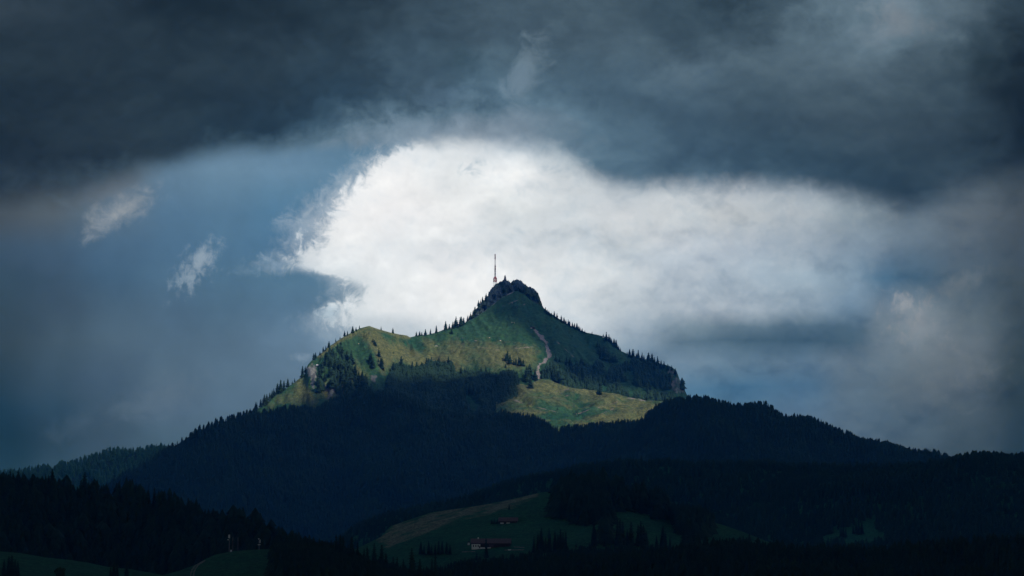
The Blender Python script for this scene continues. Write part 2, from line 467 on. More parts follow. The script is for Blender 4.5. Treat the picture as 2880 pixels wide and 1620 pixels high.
# ------------------------------------------------------------------ materials
def principled(name, rough=0.9, spec=0.15):
    m = bpy.data.materials.new(name)
    m.use_nodes = True
    b = m.node_tree.nodes['Principled BSDF']
    b.inputs['Roughness'].default_value = rough
    b.inputs['Specular IOR Level'].default_value = spec
    return m, NG(m.node_tree), b


def mat_plain(name, col, rough=0.85, spec=0.2, var=0.25, scale=1.0):
    m, q, b = principled(name, rough, spec)
    tcn = m.node_tree.nodes.new('ShaderNodeTexCoord')
    n = q.noise(tcn.outputs['Object'], scale, 4)
    a = tuple(x * (1 - var) for x in col); d = tuple(min(1, x * (1 + var)) for x in col)
    q.put(b.inputs['Base Color'], q.mix(q.mr(n, 0.3, 0.7), a, d))
    return m


def attr(m, name):
    a = m.node_tree.nodes.new('ShaderNodeAttribute')
    a.attribute_name = name
    return a.outputs['Fac']


def mat_ground(name, g1, g2, dry, rock=(0.20, 0.19, 0.17), scree=(0.25, 0.215, 0.20), tuft=0.02, bump=2.0, s=1.0):
    """grass slopes: green to dry grass, rock, scree and darker scrub from attributes and noise in metres"""
    m, q, b = principled(name, 0.95, 0.05)
    geo = m.node_tree.nodes.new('ShaderNodeNewGeometry')
    p = geo.outputs['Position']
    n1 = q.noise(p, 0.012 * s, 5, 0.55)
    n2 = q.noise(p, 0.06 * s, 6, 0.65)
    n3 = q.noise(p, 0.30 * s, 4, 0.7)
    c = q.mix(q.mr(q.add(q.mul(n1, 0.6), q.mul(n2, 0.4)), 0.36, 0.62), g1, g2)
    dm = q.mr(q.add(attr(m, 'dry'), q.mul(q.sub(n2, 0.5), 1.1)), 0.2, 0.75)
    c = q.mix(dm, c, dry)
    dark = q.mr(q.add(q.mul(n3, 0.6), q.mul(n2, 0.4)), 0.60, 0.42)      # low scrub
    c = q.mix(q.mul(q.sub(1.0, dark), 0.7), c, (tuft, tuft * 1.7, tuft * 1.0))
    n4 = q.noise(p, 0.13 * s, 6, 0.75)
    k_ = q.mr(n4, 0.32, 0.68, 0.40, 1.55)
    c = q.mix(1.0, c, q.vec(k_, k_, k_), 'MULTIPLY')
    rk = q.mix(q.mr(q.add(q.mul(n3, 0.7), q.mul(n2, 0.3)), 0.35, 0.65), tuple(x * 0.45 for x in rock), rock)
    rm = q.mr(q.add(attr(m, 'rock'), q.mul(q.sub(n2, 0.5), 1.6)), 0.35, 0.65)
    c = q.mix(rm, c, rk)
    sc = q.mix(q.mr(n3, 0.35, 0.65), tuple(x * 0.55 for x in scree), scree)
    sm = q.mr(q.add(attr(m, 'scree'), q.mul(q.sub(n3, 0.5), 0.9)), 0.35, 0.6)
    c = q.mix(sm, c, sc)
    q.put(b.inputs['Base Color'], c)
    bn = m.node_tree.nodes.new('ShaderNodeBump')
    bn.inputs['Strength'].default_value = 0.7
    bn.inputs['Distance'].default_value = bump
    q.put(bn.inputs['Height'], q.add(q.mul(n2, 2.2), q.mul(n3, 0.7)))
    m.node_tree.links.new(bn.outputs[0], b.inputs['Normal'])
    return m


def mat_foliage(name, c1, c2, scale=0.02, objrand=True):
    m, q, b = principled(name, 0.9, 0.08)
    geo = m.node_tree.nodes.new('ShaderNodeNewGeometry')
    n = q.noise(geo.outputs['Position'], scale, 3, 0.6)
    n2 = q.noise(geo.outputs['Position'], 0.6, 3, 0.6)
    f = q.add(q.mul(n, 0.6), q.mul(n2, 0.4))
    if objrand:
        oi = m.node_tree.nodes.new('ShaderNodeObjectInfo')
        f = q.add(q.mul(f, 0.7), q.mul(oi.outputs['Random'], 0.3))
    q.put(b.inputs['Base Color'], q.mix(q.mr(f, 0.3, 0.68), c1, c2))
    return m


M_alp = mat_ground('alpine_grass', (0.018, 0.068, 0.034), (0.040, 0.098, 0.040), (0.135, 0.138, 0.052), rock=(0.22, 0.22, 0.20), tuft=0.022)
M_crag = mat_ground('crag_rock', (0.030, 0.055, 0.028), (0.05, 0.08, 0.035), (0.1, 0.1, 0.05), rock=(0.085, 0.125, 0.135), bump=6.0)
M_meadow = mat_ground('valley_grass', (0.026, 0.115, 0.058), (0.045, 0.150, 0.066), (0.29, 0.24, 0.16), tuft=0.03, bump=0.5, s=2.0)
M_floor = mat_ground('forest_floor', (0.015, 0.035, 0.020), (0.025, 0.048, 0.025), (0.07, 0.06, 0.04), tuft=0.015)
M_needle = mat_foliage('spruce_needles', (0.010, 0.028, 0.018), (0.024, 0.050, 0.027))
M_wood = mat_foliage('forest_canopy', (0.010, 0.028, 0.018), (0.026, 0.054, 0.028), 0.012, False)
M_leaf = mat_foliage('broad_leaves', (0.030, 0.055, 0.022), (0.050, 0.080, 0.030))
M_ridge = mat_foliage('far_ridge_canopy', (0.022, 0.072, 0.034), (0.045, 0.105, 0.045), 0.012, False)  # lighter and greener than the other woods
M_bark = mat_plain('bark', (0.055, 0.042, 0.032), 0.95, 0.05, 0.4, 2.0)
M_roof = mat_plain('red_roof_tiles', (0.165, 0.098, 0.10), 0.8, 0.15, 0.25, 0.8)
M_timber = mat_plain('dark_timber', (0.050, 0.034, 0.025), 0.9, 0.1, 0.3, 1.5)
M_plaster = mat_plain('white_plaster', (0.78, 0.78, 0.75), 0.9, 0.1, 0.06, 0.6)
M_glass = mat_plain('dark_window_glass', (0.03, 0.035, 0.04), 0.15, 0.5, 0.1, 1.0)
M_stone = mat_plain('grey_stone', (0.14, 0.13, 0.13), 0.9, 0.1, 0.3, 0.5)
M_pale = mat_plain('pale_limestone', (0.62, 0.61, 0.58), 0.9, 0.1, 0.2, 0.3)
M_red = mat_plain('red_mast_paint', (0.45, 0.022, 0.035), 0.5, 0.3, 0.1, 0.2)
M_maroon = mat_plain('dark_red_mast_paint', (0.10, 0.018, 0.022), 0.6, 0.3, 0.1, 0.2)
M_white = mat_plain('white_mast_paint', (0.72, 0.72, 0.74), 0.5, 0.3, 0.06, 0.2)
M_steel = mat_plain('grey_steel', (0.13, 0.12, 0.13), 0.55, 0.4, 0.15, 0.5)
M_dark = mat_plain('dark_antenna_shell', (0.07, 0.045, 0.05), 0.6, 0.3, 0.15, 0.5)
M_earth = mat_ground('ground_grass', (0.035, 0.065, 0.026), (0.05, 0.085, 0.03), (0.1, 0.09, 0.05))
M_shade_cloud = mat_plain('shade_cloud_grey', (0.55, 0.57, 0.60), 1.0, 0.0, 0.08, 0.0005)
M_shade_cloud2 = mat_plain('thick_shade_cloud_grey', (0.50, 0.52, 0.55), 1.0, 0.0, 0.08, 0.0005)
for _m, _k in ((M_shade_cloud, 0.34), (M_shade_cloud2, 0.05)):      # a little daylight soaks through the added shade clouds
    _nt = _m.node_tree
    _tr = _nt.nodes.new('ShaderNodeBsdfTranslucent'); _tr.inputs[0].default_value = (0.62, 0.88, 1.0, 1)
    _mx = _nt.nodes.new('ShaderNodeMixShader'); _mx.inputs[0].default_value = _k
    _nt.links.new(_nt.nodes['Principled BSDF'].outputs[0], _mx.inputs[1]); _nt.links.new(_tr.outputs[0], _mx.inputs[2])
    _nt.links.new(_mx.outputs[0], _nt.nodes['Material Output'].inputs[0])


# ------------------------------------------------------------------ terrain
class Hill:
    def __init__(self, name, crest, slope, rnd, rows, ustep, mat, back=None, namp=3.0, nscale=60.0, seed=0,
                 relief=None, masks=None, kind='structure', urange=None, yamp=0.0, label=None):
        cr = np.array(crest, float)
        cX, cZ = ray(cr[:, 0], cr[:, 1])
        u0, u1 = urange if urange else (cr[0, 0], cr[-1, 0])
        Xa = ray(u0, cr[0, 1])[0]; Xb = ray(u1, cr[-1, 1])[0]
        nc = int((u1 - u0) / ustep) + 1
        self.X = np.linspace(Xa, Xb, nc)
        self.yc = np.interp(self.X, cX, cr[:, 2])
        self.zc = np.interp(self.X, cX, cZ) * self.yc
        front = np.array(rows, float)
        bk = -np.array(back if back is not None else [400, 200, 100, 50, 25, 10], float)
        s = np.concatenate([bk, front])
        self.s = s
        Sg, Xg = np.meshgrid(s, self.X, indexing='ij')
        ycg = np.broadcast_to(self.yc, Sg.shape); zcg = np.broadcast_to(self.zc, Sg.shape)
        a = np.abs(Sg)
        drop = slope * (a - rnd + rnd * np.exp(-a / rnd))
        Y = ycg - Sg
        # the outline of the crest fades into the broad form of the slope further down
        kw = int(200 / ustep)
        kern = np.exp(-0.5 * (np.arange(-kw, kw + 1) * ustep / 70.0) ** 2); kern /= kern.sum()
        zsm = np.convolve(np.pad(self.zc, kw, mode='edge'), kern, 'valid')
        wsm = 1 - np.exp(-np.clip(Sg, 0, None) / 70.0)
        Zz = zcg + (np.minimum(zsm, self.zc + 24) - self.zc)[None, :] * wsm - drop
        xw = Xg * Y
        fade = np.clip(a / 35.0, 0, 1)
        Zz = Zz + fade * namp * fbm(xw / nscale, Y / nscale, 5, seed)
        if relief is not None:
            U, V = unray(xw, Y, Zz)
            Zz = Zz + relief(U, V, Sg, xw, Y)
        if yamp:
            U, V = unray(xw, Y, Zz)
            Y = Y - yamp * (1 - np.abs(fbm(xw / 26.0, Zz / 34.0, 5, seed + 9, 0.6))) * np.clip(a / 8.0, 0, 1)
        self.Xg, self.Y, self.Z = Xg, Y, Zz
        U, V = unray(Xg * Y, Y, Zz)
        self.U, self.V = U, V
        nr = len(s)
        verts = np.stack([Xg * Y, Y, Zz], -1).reshape(-1, 3)
        i = np.arange(nr - 1)[:, None] * nc + np.arange(nc - 1)[None, :]
        faces = np.stack([i, i + nc, i + nc + 1, i + 1], -1).reshape(-1, 4)
        self.o = mesh_np(name, verts, faces, mat)
        tag(self.o, label, None, None, kind)
        if masks:
            for nm, fn in masks.items():
                at = self.o.data.attributes.new(nm, 'FLOAT', 'POINT')
                at.data.foreach_set('value', np.clip(fn(U, V, Sg, xw, Y), 0, 1).astype(np.float32).ravel())

    def at(self, u, v):
        """where the line of sight (u, v) first meets this hill, coming from the near side"""
        x, k = ray(u, v)
        ci = np.clip((x - self.X[0]) / (self.X[1] - self.X[0]), 0, len(self.X) - 1.001)
        c0 = int(ci); f = ci - c0
        j0 = int(np.searchsorted(self.s, 0))
        Yc = self.Y[:, c0] * (1 - f) + self.Y[:, c0 + 1] * f
        Zc = self.Z[:, c0] * (1 - f) + self.Z[:, c0 + 1] * f
        r = Zc / Yc
        j = len(self.s) - 1
        while j > j0 and r[j] < k:
            j -= 1
        if j < len(self.s) - 1 and r[j] >= k:
            w = (k - r[j + 1]) / max(r[j] - r[j + 1], 1e-9)
            y = Yc[j + 1] + (Yc[j] - Yc[j + 1]) * w
            z = Zc[j + 1] + (Zc[j] - Zc[j + 1]) * w
        else:
            y, z = Yc[j], Zc[j]
        return Vector((float(x * y), float(y), float(z)))

    def scatter(self, n, keep, umin=-350, umax=3250, vmax=1640, smin=-25.0):
        """n points spread over the slope, kept where keep(U, V) says so"""
        nr, nc = self.Y.shape
        j0 = int(np.searchsorted(self.s, smin))
        ds = np.diff(self.s[j0:])
        # rows weighted by their spacing
        jr = rng.choice(len(ds), n, p=ds / ds.sum()) + j0
        fj = rng.random(n)
        ic = rng.random(n) * (nc - 1.001)
        c0 = ic.astype(int); fc = ic - c0

        def bl(A):
            return ((A[jr, c0] * (1 - fc) + A[jr, c0 + 1] * fc) * (1 - fj) + (A[jr + 1, c0] * (1 - fc) + A[jr + 1, c0 + 1] * fc) * fj)
        Yp, Zp, Xp = bl(self.Y), bl(self.Z), bl(self.Xg)
        U, V = unray(Xp * Yp, Yp, Zp)
        ok = (U > umin) & (U < umax) & (V < vmax)
        ok &= keep(U, V)
        return np.stack([Xp * Yp, Yp, Zp], -1)[ok]


def rows(a, b, step, grow=1.0):
    out = [0.0]; d = step
    x = a
    while x < b:
        x += d; d *= grow
        out.append(x)
    return out


# broad valley ground under everything
gv = np.array([(-9500, -1500, -6), (9500, -1500, -6), (9500, 9300, -6), (-9500, 9300, -6)], float)
ground = mesh_np('ground', gv, np.array([[0, 1, 2, 3]]), M_earth)
tag(ground, None, None, None, 'structure')

# ---- the mountain
MC = [(560, 1290, 7900), (640, 1210, 7980), (704, 1160, 8050), (747, 1137, 8100), (760, 1124, 8110), (781, 1108, 8130), (806, 1091, 8150),
      (830, 1074, 8170), (849, 1059, 8190), (859, 1050, 8195), (861, 1035, 8200), (868, 1023, 8200), (880, 1011, 8210), (900, 996.6, 8230),
      (921, 977, 8250), (936, 967.6, 8260), (960, 951, 8290), (987, 936, 8310), (1013, 923, 8340), (1038, 916.6, 8360), (1062, 925, 8380),
      (1097, 935, 8410), (1123, 940.5, 8430), (1144, 943.4, 8450), (1153, 948.8, 8460), (1172, 944, 8470), (1200, 942, 8480), (1229, 935, 8500),
      (1252, 926.5, 8510), (1287, 918, 8530), (1313, 905, 8540), (1334, 893.6, 8550), (1360, 877, 8560), (1388, 854, 8575), (1416, 832.6, 8590),
      (1440, 821, 8600), (1454, 818, 8600), (1478, 830, 8600), (1495, 848, 8600), (1525, 865.5, 8595), (1544, 879.5, 8590), (1575, 898, 8580),
      (1605, 917, 8570), (1633, 929, 8560), (1652, 936, 8550), (1676, 940.6, 8540), (1704, 947.6, 8530), (1722, 962, 8520), (1746, 987, 8500),
      (1769, 997, 8490), (1795, 1005, 8470), (1821, 1012, 8450), (1861, 1024, 8420), (1883, 1029, 8400), (1902, 1041, 8380), (1913, 1072, 8370),
      (1924, 1094, 8360), (1936, 1118, 8350), (1960, 1160, 8330), (2010, 1200, 8300), (2080, 1240, 8250)]
SPURS = [([(1040, 918), (1052, 960), (1066, 1000), (1078, 1050), (1085, 1100)], 26, 11),
         ([(1455, 818), (1480, 870), (1505, 925), (1522, 965), (1512, 1020)], 60, 8),
         ([(1250, 930), (1290, 950), (1330, 985), (1350, 1030)], 40, 6),
         ([(960, 951), (930, 1000), (900, 1050), (880, 1110)], 26, 9),
         ([(1525, 866), (1580, 930), (1640, 1000), (1690, 1070)], 50, 8),
         ([(1720, 960), (1760, 1010), (1800, 1070)], 26, 8)]
GULLY = [([(1150, 950), (1130, 985), (1125, 1020), (1130, 1070)], 34, 9), ([(1000, 935), (1000, 980), (1010, 1040)], 22, 6),
         ([(1395, 870), (1410, 930), (1415, 985), (1430, 1040)], 36, 6), ([(1535, 900), (1545, 960), (1540, 1020)], 14, 5),
         ([(1640, 940), (1690, 1000), (1730, 1060)], 30, 6)]


def mtn_relief(U, V, Sg, xw, Y):
    z = np.zeros_like(U)
    w = np.clip(Sg / 30.0, 0, 1)
    for pts, wd, h in SPURS:
        z += h * np.exp(-(dist_line(U, V, pts) / wd) ** 2)
    for pts, wd, h in GULLY:
        z -= h * np.exp(-(dist_line(U, V, pts) / wd) ** 2)
    # cattle tracks and little terraces across the slope
    z += 0.8 * np.sin((V + 6 * fbm(xw / 50, Y / 50, 3, 5)) / 2.2) * sstep(0, 60, Sg)
    # runnels down the slope
    z -= 10.0 * np.abs(fbm((xw + 0.25 * Y) / 52, Y / 230, 4, 17)) + 2.6 * np.abs(fbm((xw - 0.3 * Y) / 15, Y / 90, 3, 18))
    # steps of the left cliffs
    cl = poly_mask(U, V, CLIFF, 10)
    z += cl * 7.0 * fbm(xw / 14.0, Y / 30.0, 4, 3)
    cr = poly_mask(U, V, CLIFF_R, 10)
    z += cr * 6.0 * fbm(xw / 16.0, Y / 30.0, 4, 4)
    return z * w


CLIFF = [(858, 1045), (872, 1022), (905, 1035), (940, 1000), (985, 990), (1010, 1020), (1030, 1075), (985, 1095), (950, 1080), (925, 1110), (895, 1105), (870, 1080)]
CLIFF_R = [(1880, 1032), (1905, 1045), (1930, 1105), (1900, 1110), (1870, 1070)]
ROCKS = [[(860, 1036), (878, 1018), (896, 1030), (892, 1058), (884, 1082), (890, 1106), (876, 1090), (864, 1058)], [(928, 1010), (945, 1005), (950, 1030), (938, 1048)], [(905, 1085), (925, 1078), (930, 1100), (912, 1108)],
         [(1040, 1050), (1060, 1055), (1056, 1075), (1044, 1070)], [(960, 1060), (972, 1058), (975, 1085), (962, 1088)]]
SCREE = [(1507, 927), (1514, 938), (1524, 948), (1534, 963), (1541, 980), (1545, 998), (1540, 1008), (1528, 1018), (1516, 1030), (1512, 1044), (1514, 1062)]
CREST_G = [(p[0], p[1]) for p in MC]
PATHS = [[(1433, 868), (1465, 862), (1486, 850), (1470, 845)], [(1450, 886), (1464, 891)], [(1483, 903), (1500, 896), (1523, 882)],
         [(1313, 905), (1360, 878), (1400, 845), (1420, 833), (1440, 823), (1453, 812)], [(1395, 868), (1480, 835)],
         [(1280, 935), (1300, 950), (1340, 958)], [(1560, 955), (1620, 1010)], [(1290, 965), (1400, 985), (1500, 975)]]


def mtn_dry(U, V, Sg, xw, Y):
    d = 0.95 * poly_mask(U, V, [(1000, 935), (1040, 920), (1075, 950), (1150, 985), (1260, 990), (1320, 1040), (1200, 1040), (1110, 1010), (1080, 1040), (1060, 990)], 26)
    d = np.maximum(d, 0.75 * poly_mask(U, V, [(1180, 960), (1300, 950), (1420, 980), (1500, 960), (1525, 985), (1500, 1035), (1400, 1045), (1260, 1030)], 30))
    d = np.maximum(d, 0.65 * poly_mask(U, V, [(780, 1112), (850, 1062), (880, 1100), (960, 1040), (1000, 1010), (1050, 1060), (960, 1110), (900, 1140), (760, 1140)], 24))
    d = np.maximum(d, 0.6 * np.exp(-(dist_line(U, V, [(1040, 920), (1080, 960), (1150, 1000)]) / 12) ** 2))
    d = np.maximum(d, 0.8 * np.exp(-(dist_line(U, V, [(900, 1000), (960, 955), (1038, 920), (1150, 947)]) / 8) ** 2))
    d = d + 0.25 * fbm((xw + 0.25 * Y) / 30, Y / 200, 3, 27) * (d > 0.05)
    return d - 0.9 * poly_mask(U, V, [(1380, 850), (1455, 815), (1530, 866), (1700, 950), (1780, 1010), (1640, 1010), (1560, 960), (1440, 940)], 30)


M_masks = {
    'dry': mtn_dry,
    'rock': lambda U, V, Sg, xw, Y: np.maximum(np.maximum.reduce([poly_mask(U, V, q_, 7) * (0.58 + 0.40 * fbm(xw / 16, V / 14, 3, 8)) for q_ in ROCKS]),
                                               np.maximum(0.5 * poly_mask(U, V, CLIFF_R, 8),
                                                          0.8 * np.exp(-(dist_line(U, V, [(925, 1118), (950, 1080)]) / 7) ** 2))),
    'scree': lambda U, V, Sg, xw, Y: np.maximum(sstep(7.2, 1.0, dist_line(U, V, SCREE) + 4.0 * fbm(xw / 9, Y / 9, 3, 2)) * (0.8 + 0.3 * fbm(xw / 5, Y / 5, 2, 22)),
                                                np.maximum.reduce([(0.40 + 0.3 * fbm(xw / 12, Y / 12, 2, 6)) * sstep(2.4, 0.7, dist_line(U, V, p) + 0.8 * fbm(xw / 9, Y / 9, 2, 7)) for p in PATHS])),
}
mountain = Hill('mountain', MC, 0.58, 6.0, rows(0, 760, 3.2), 2.4, M_alp, back=[500, 250, 120, 60, 30, 12, 5], namp=3.6, nscale=70, seed=1,
                relief=mtn_relief, masks=M_masks)

# rocky head of the mountain behind the grass ridge
CRAG = [(1296, 925, 8600), (1306, 912, 8605), (1316, 900, 8610), (1328, 888, 8612), (1334, 876, 8615), (1340, 868, 8615), (1348, 856, 8620), (1358, 848, 8620), (1366, 840, 8625),
        (1373, 832, 8625), (1374, 822, 8630), (1383, 811, 8630), (1392, 801, 8630), (1402, 795, 8630), (1411, 791, 8630), (1414, 788, 8630), (1422, 787.5, 8630),
        (1429, 790, 8632), (1436, 795, 8634), (1439, 793, 8634), (1444, 789, 8634), (1450, 786.5, 8634), (1459, 787, 8634), (1465, 790, 8634), (1471, 795, 8634), (1476, 800, 8632),
        (1481, 803, 8630), (1488, 808.5, 8630), (1493, 807, 8630), (1500, 812, 8628), (1508, 818, 8626), (1512, 824, 8624), (1516, 832, 8622), (1520, 842, 8620),
        (1523, 852, 8618), (1526, 862, 8612), (1532, 872, 8608), (1545, 885, 8600)]
CRAG = [(u_ + 0.0, v_ + 2.4 * math.sin(u_ * 0.9) * math.sin(u_ * 0.37 + 1) - 0.5, y_) for u_, v_, y_ in [(float(a_), float(np.interp(a_, [c_[0] for c_ in CRAG], [c_[1] for c_ in CRAG])), float(np.interp(a_, [c_[0] for c_ in CRAG], [c_[2] for c_ in CRAG]))) for a_ in np.arange(1296, 1545.5, 1.5)]]
crag = Hill('rock_face', CRAG, 1.55, 4.0, rows(0, 95, 1.6), 1.2, M_crag, back=[60, 30, 14, 6, 2.5], namp=7.0, nscale=13, seed=21, yamp=16.0,
            masks={'rock': lambda U, V, Sg, xw, Y: 0.55 + 0.42 * fbm(xw / 18, (V * 0.95) / 18, 3, 31) + 0.0 * U,
                   'dry': lambda U, V, Sg, xw, Y: 0 * U})

# lit spur meadow below the summit
SPUR = [(1395, 1120, 8120), (1420, 1095, 8140), (1435, 1084, 8150), (1467, 1079, 8160), (1484, 1086, 8160), (1500, 1075, 8165), (1522, 1066, 8170), (1543, 1065.5, 8170),
        (1560, 1075, 8170), (1590, 1086, 8160), (1630, 1095, 8150), (1674, 1098, 8140), (1696, 1103, 8130), (1739, 1110, 8115), (1815, 1127, 8080), (1889, 1128, 8040),
        (1950, 1135, 8010), (2000, 1150, 7990)]
SP_SPURS = [([(1530, 1066), (1590, 1110), (1620, 1150)], 16, -4), ([(1450, 1085), (1480, 1120), (1560, 1155)], 14, 3), ([(1640, 1097), (1560, 1120), (1500, 1130)], 10, 3),
            ([(1740, 1112), (1660, 1150), (1600, 1170)], 11, 3.5), ([(1800, 1128), (1700, 1165), (1640, 1190)], 10, 3), ([(1690, 1105), (1600, 1140)], 9, -3),
            ([(1850, 1130), (1770, 1160), (1700, 1190)], 9, 2.5)]


def spur_relief(U, V, Sg, xw, Y):
    z = np.zeros_like(U)
    for pts, wd, h in SP_SPURS:
        z += 2.0 * h * np.exp(-(dist_line(U, V, pts) / wd) ** 2)
    z -= 7.0 * np.abs(fbm((xw + 0.5 * Y) / 45, (Y - 0.3 * xw) / 150, 4, 19))
    z -= 9.0 * np.exp(-(dist_line(U, V, [(1620, 1120), (1650, 1140), (1610, 1160)]) / 16) ** 2)
    z += 1.0 * np.sin((V + 0.45 * U + 8 * fbm(xw / 40, Y / 40, 3, 15)) / 2.6)
    return z * np.clip(Sg / 20, 0, 1)


spur = Hill('alpine_meadow', SPUR, 0.40, 14.0, rows(0, 480, 3.0), 2.2, M_alp, back=[120, 60, 30, 12, 5], namp=7.0, nscale=60, seed=41, relief=spur_relief,
            masks={'dry': lambda U, V, Sg, xw, Y: 0.62 + 0.45 * fbm(xw / 70, Y / 40, 3, 44) - 0.5 * np.exp(-(dist_line(U, V, [(1600, 1125), (1650, 1140), (1600, 1170), (1540, 1160)]) / 22) ** 2) + 0.3 * np.exp(-(dist_line(U, V, [(1500, 1080), (1560, 1085), (1700, 1108), (1820, 1128)]) / 14) ** 2),
                   'scree': lambda U, V, Sg, xw, Y: np.maximum.reduce([(0.45 + 0.3 * fbm(xw / 12, Y / 12, 2, 6)) * sstep(2.4, 0.7, dist_line(U, V, p) + 0.8 * fbm(xw / 9, Y / 9, 2, 7)) for p in
                       [[(1732, 1133), (1740, 1126), (1770, 1119), (1815, 1127)], [(1440, 1124), (1490, 1140), (1530, 1150), (1570, 1160)], [(1565, 1102), (1600, 1093)],
                        [(1620, 1165), (1660, 1152), (1700, 1143), (1730, 1132)], [(1590, 1115), (1615, 1106)], [(1690, 1165), (1725, 1150)]]]),
                   'rock': lambda U, V, Sg, xw, Y: 0 * U})

# ---- forested hills
FH = [(120, 1470, 7200), (200, 1420, 7250), (302, 1368, 7300), (369, 1324, 7350), (436, 1290, 7400), (481, 1260, 7430), (559, 1214, 7480), (640, 1182, 7540), (704, 1164, 7600),
      (752, 1160, 7640), (800, 1152, 7680), (849, 1151, 7700), (885, 1153, 7740), (905, 1146, 7760), (938, 1128, 7800), (982, 1116, 7850), (1057, 1108, 7880), (1130, 1124, 7900),
      (1200, 1150, 7920), (1270, 1166, 7920), (1330, 1172, 7920), (1400, 1170, 7900), (1435, 1164, 7890), (1467, 1168, 7880), (1522, 1182, 7860), (1576, 1216, 7840),
      (1640, 1206, 7800), (1700, 1202, 7760), (1747, 1204, 7720), (1793, 1196, 7680), (1821, 1170, 7620), (1848, 1152, 7580), (1883, 1138, 7520), (1950, 1129, 7450), (2012, 1136, 7400),
      (2124, 1160, 7350), (2236, 1190, 7300), (2348, 1226, 7250), (2460, 1254, 7200), (2571, 1282, 7150), (2640, 1300, 7100), (2760, 1345, 7050), (3000, 1420, 7000)]


FH = [(u_, v_ + (6 * math.sin(u_ * 0.11) + 5 * math.sin(u_ * 0.047 + 1)) * float(940 < u_ < 1460), y_ - 260.0 * float(np.clip((u_ - 900) / 300.0, 0, 1))) for u_, v_, y_ in [(float(a_), float(np.interp(a_, [c_[0] for c_ in FH], [c_[1] for c_ in FH])), float(np.interp(a_, [c_[0] for c_ in FH], [c_[2] for c_ in FH]))) for a_ in np.arange(120, 3001, 10)]]


def fh_relief(U, V, Sg, xw, Y):
    return np.clip(Sg / 60, 0, 1) * (26 * fbm(xw / 260, Y / 300, 4, 61) + 10 * fbm(xw / 60, Y / 200, 3, 62))


forest_hill = Hill('forest_hill', FH, 0.43, 40.0, rows(0, 1500, 9, 1.02), 6, M_floor, back=[500, 200, 80, 30, 12], namp=2, nscale=40, seed=60, relief=fh_relief)
RIDGE = [(-300, 1350, 7850), (0, 1334, 7900), (46, 1330, 7900), (95, 1322, 7900), (120, 1318, 7900), (147, 1328, 7900), (156, 1330, 7900), (165, 1316, 7950), (190, 1309, 8000), (245, 1294, 8050),
         (299, 1276, 8100), (326, 1269, 8100), (361, 1271, 8100), (408, 1268, 8100), (440, 1258, 8100), (520, 1270, 8100), (640, 1330, 8000)]
far_ridge = Hill('far_hill', RIDGE, 0.40, 20.0, rows(0, 700, 10, 1.02), 6, M_floor, back=[300, 100, 40, 15], namp=2, nscale=40, seed=70)
MID = [(940, 1540, 5000), (1000, 1490, 5050), (1100, 1460, 5100), (1200, 1432, 5150), (1300, 1410, 5200), (1440, 1366, 5250), (1600, 1336, 5250), (1750, 1322, 5200), (1900, 1318, 5150),
       (2100, 1318, 5080), (2300, 1322, 5000), (2500, 1322, 4950), (2600, 1316, 4920), (2664, 1309, 4900), (2688, 1304, 4900), (2715, 1294, 4900), (2754, 1287, 4900),
       (2794, 1287, 4900), (2833, 1293, 4900), (2880, 1288, 4900), (3000, 1270, 4900), (3200, 1270, 4900)]
mid_hill = Hill('wooded_hill', MID, 0.32, 40.0, rows(0, 1250, 8, 1.02), 7, M_meadow, back=[400, 150, 60, 25, 10], namp=2, nscale=40, seed=80,
                relief=lambda U, V, Sg, xw, Y: np.clip(Sg / 60, 0, 1) * 14 * fbm(xw / 180, Y / 200, 4, 81))

# ---- meadow with the farmhouses
HM = [(900, 1570, 3150), (1000, 1545, 3200), (1070, 1511, 3250), (1098, 1480, 3280), (1163, 1458, 3300), (1210, 1442, 3310), (1247, 1436, 3320), (1291, 1430, 3320), (1349, 1422, 3330),
      (1396, 1413, 3340), (1442, 1403.6, 3350), (1484, 1394, 3360), (1522, 1385, 3370), (1564, 1382, 3370), (1650, 1377, 3370), (1700, 1374, 3370), (1756, 1377, 3360), (1800, 1394, 3350),
      (1882, 1428, 3320), (1919, 1448, 3300), (1966, 1457, 3280), (2043, 1480, 3240), (2089, 1496, 3200), (2200, 1540, 3100)]
DRYB = [(1060, 1520), (1110, 1475), (1210, 1441), (1300, 1428), (1400, 1411), (1515, 1386), (1512, 1396), (1440, 1428), (1350, 1452), (1290, 1462), (1200, 1500), (1120, 1532), (1090, 1545)]


def hm_dry(U, V, Sg, xw, Y):
    st = 0.30 * np.sin((V * 1.0 + 0.42 * U + 10 * fbm(xw / 30, Y / 20, 3, 93)) / 4.0)
    return poly_mask(U, V, DRYB, 10) * (0.72 + st + 0.25 * fbm(xw / 25, Y / 14, 3, 92))


house_hill = Hill('house_meadow', HM, 0.19, 12.0, rows(0, 620, 2.2), 3, M_meadow, back=[250, 100, 40, 15, 6], namp=1.6, nscale=40, seed=90,
                  masks={'dry': hm_dry, 'rock': lambda U, V, Sg, xw, Y: 0 * U,
                         'scree': lambda U, V, Sg, xw, Y: np.maximum.reduce([0.6 * sstep(2.4, 1.0, dist_line(U, V, p)) for p in
                                  [[(1420, 1547), (1440, 1546.5), (1475, 1546)], [(1445, 1538), (1475, 1540)], [(1300, 1552), (1335, 1551)]]])})
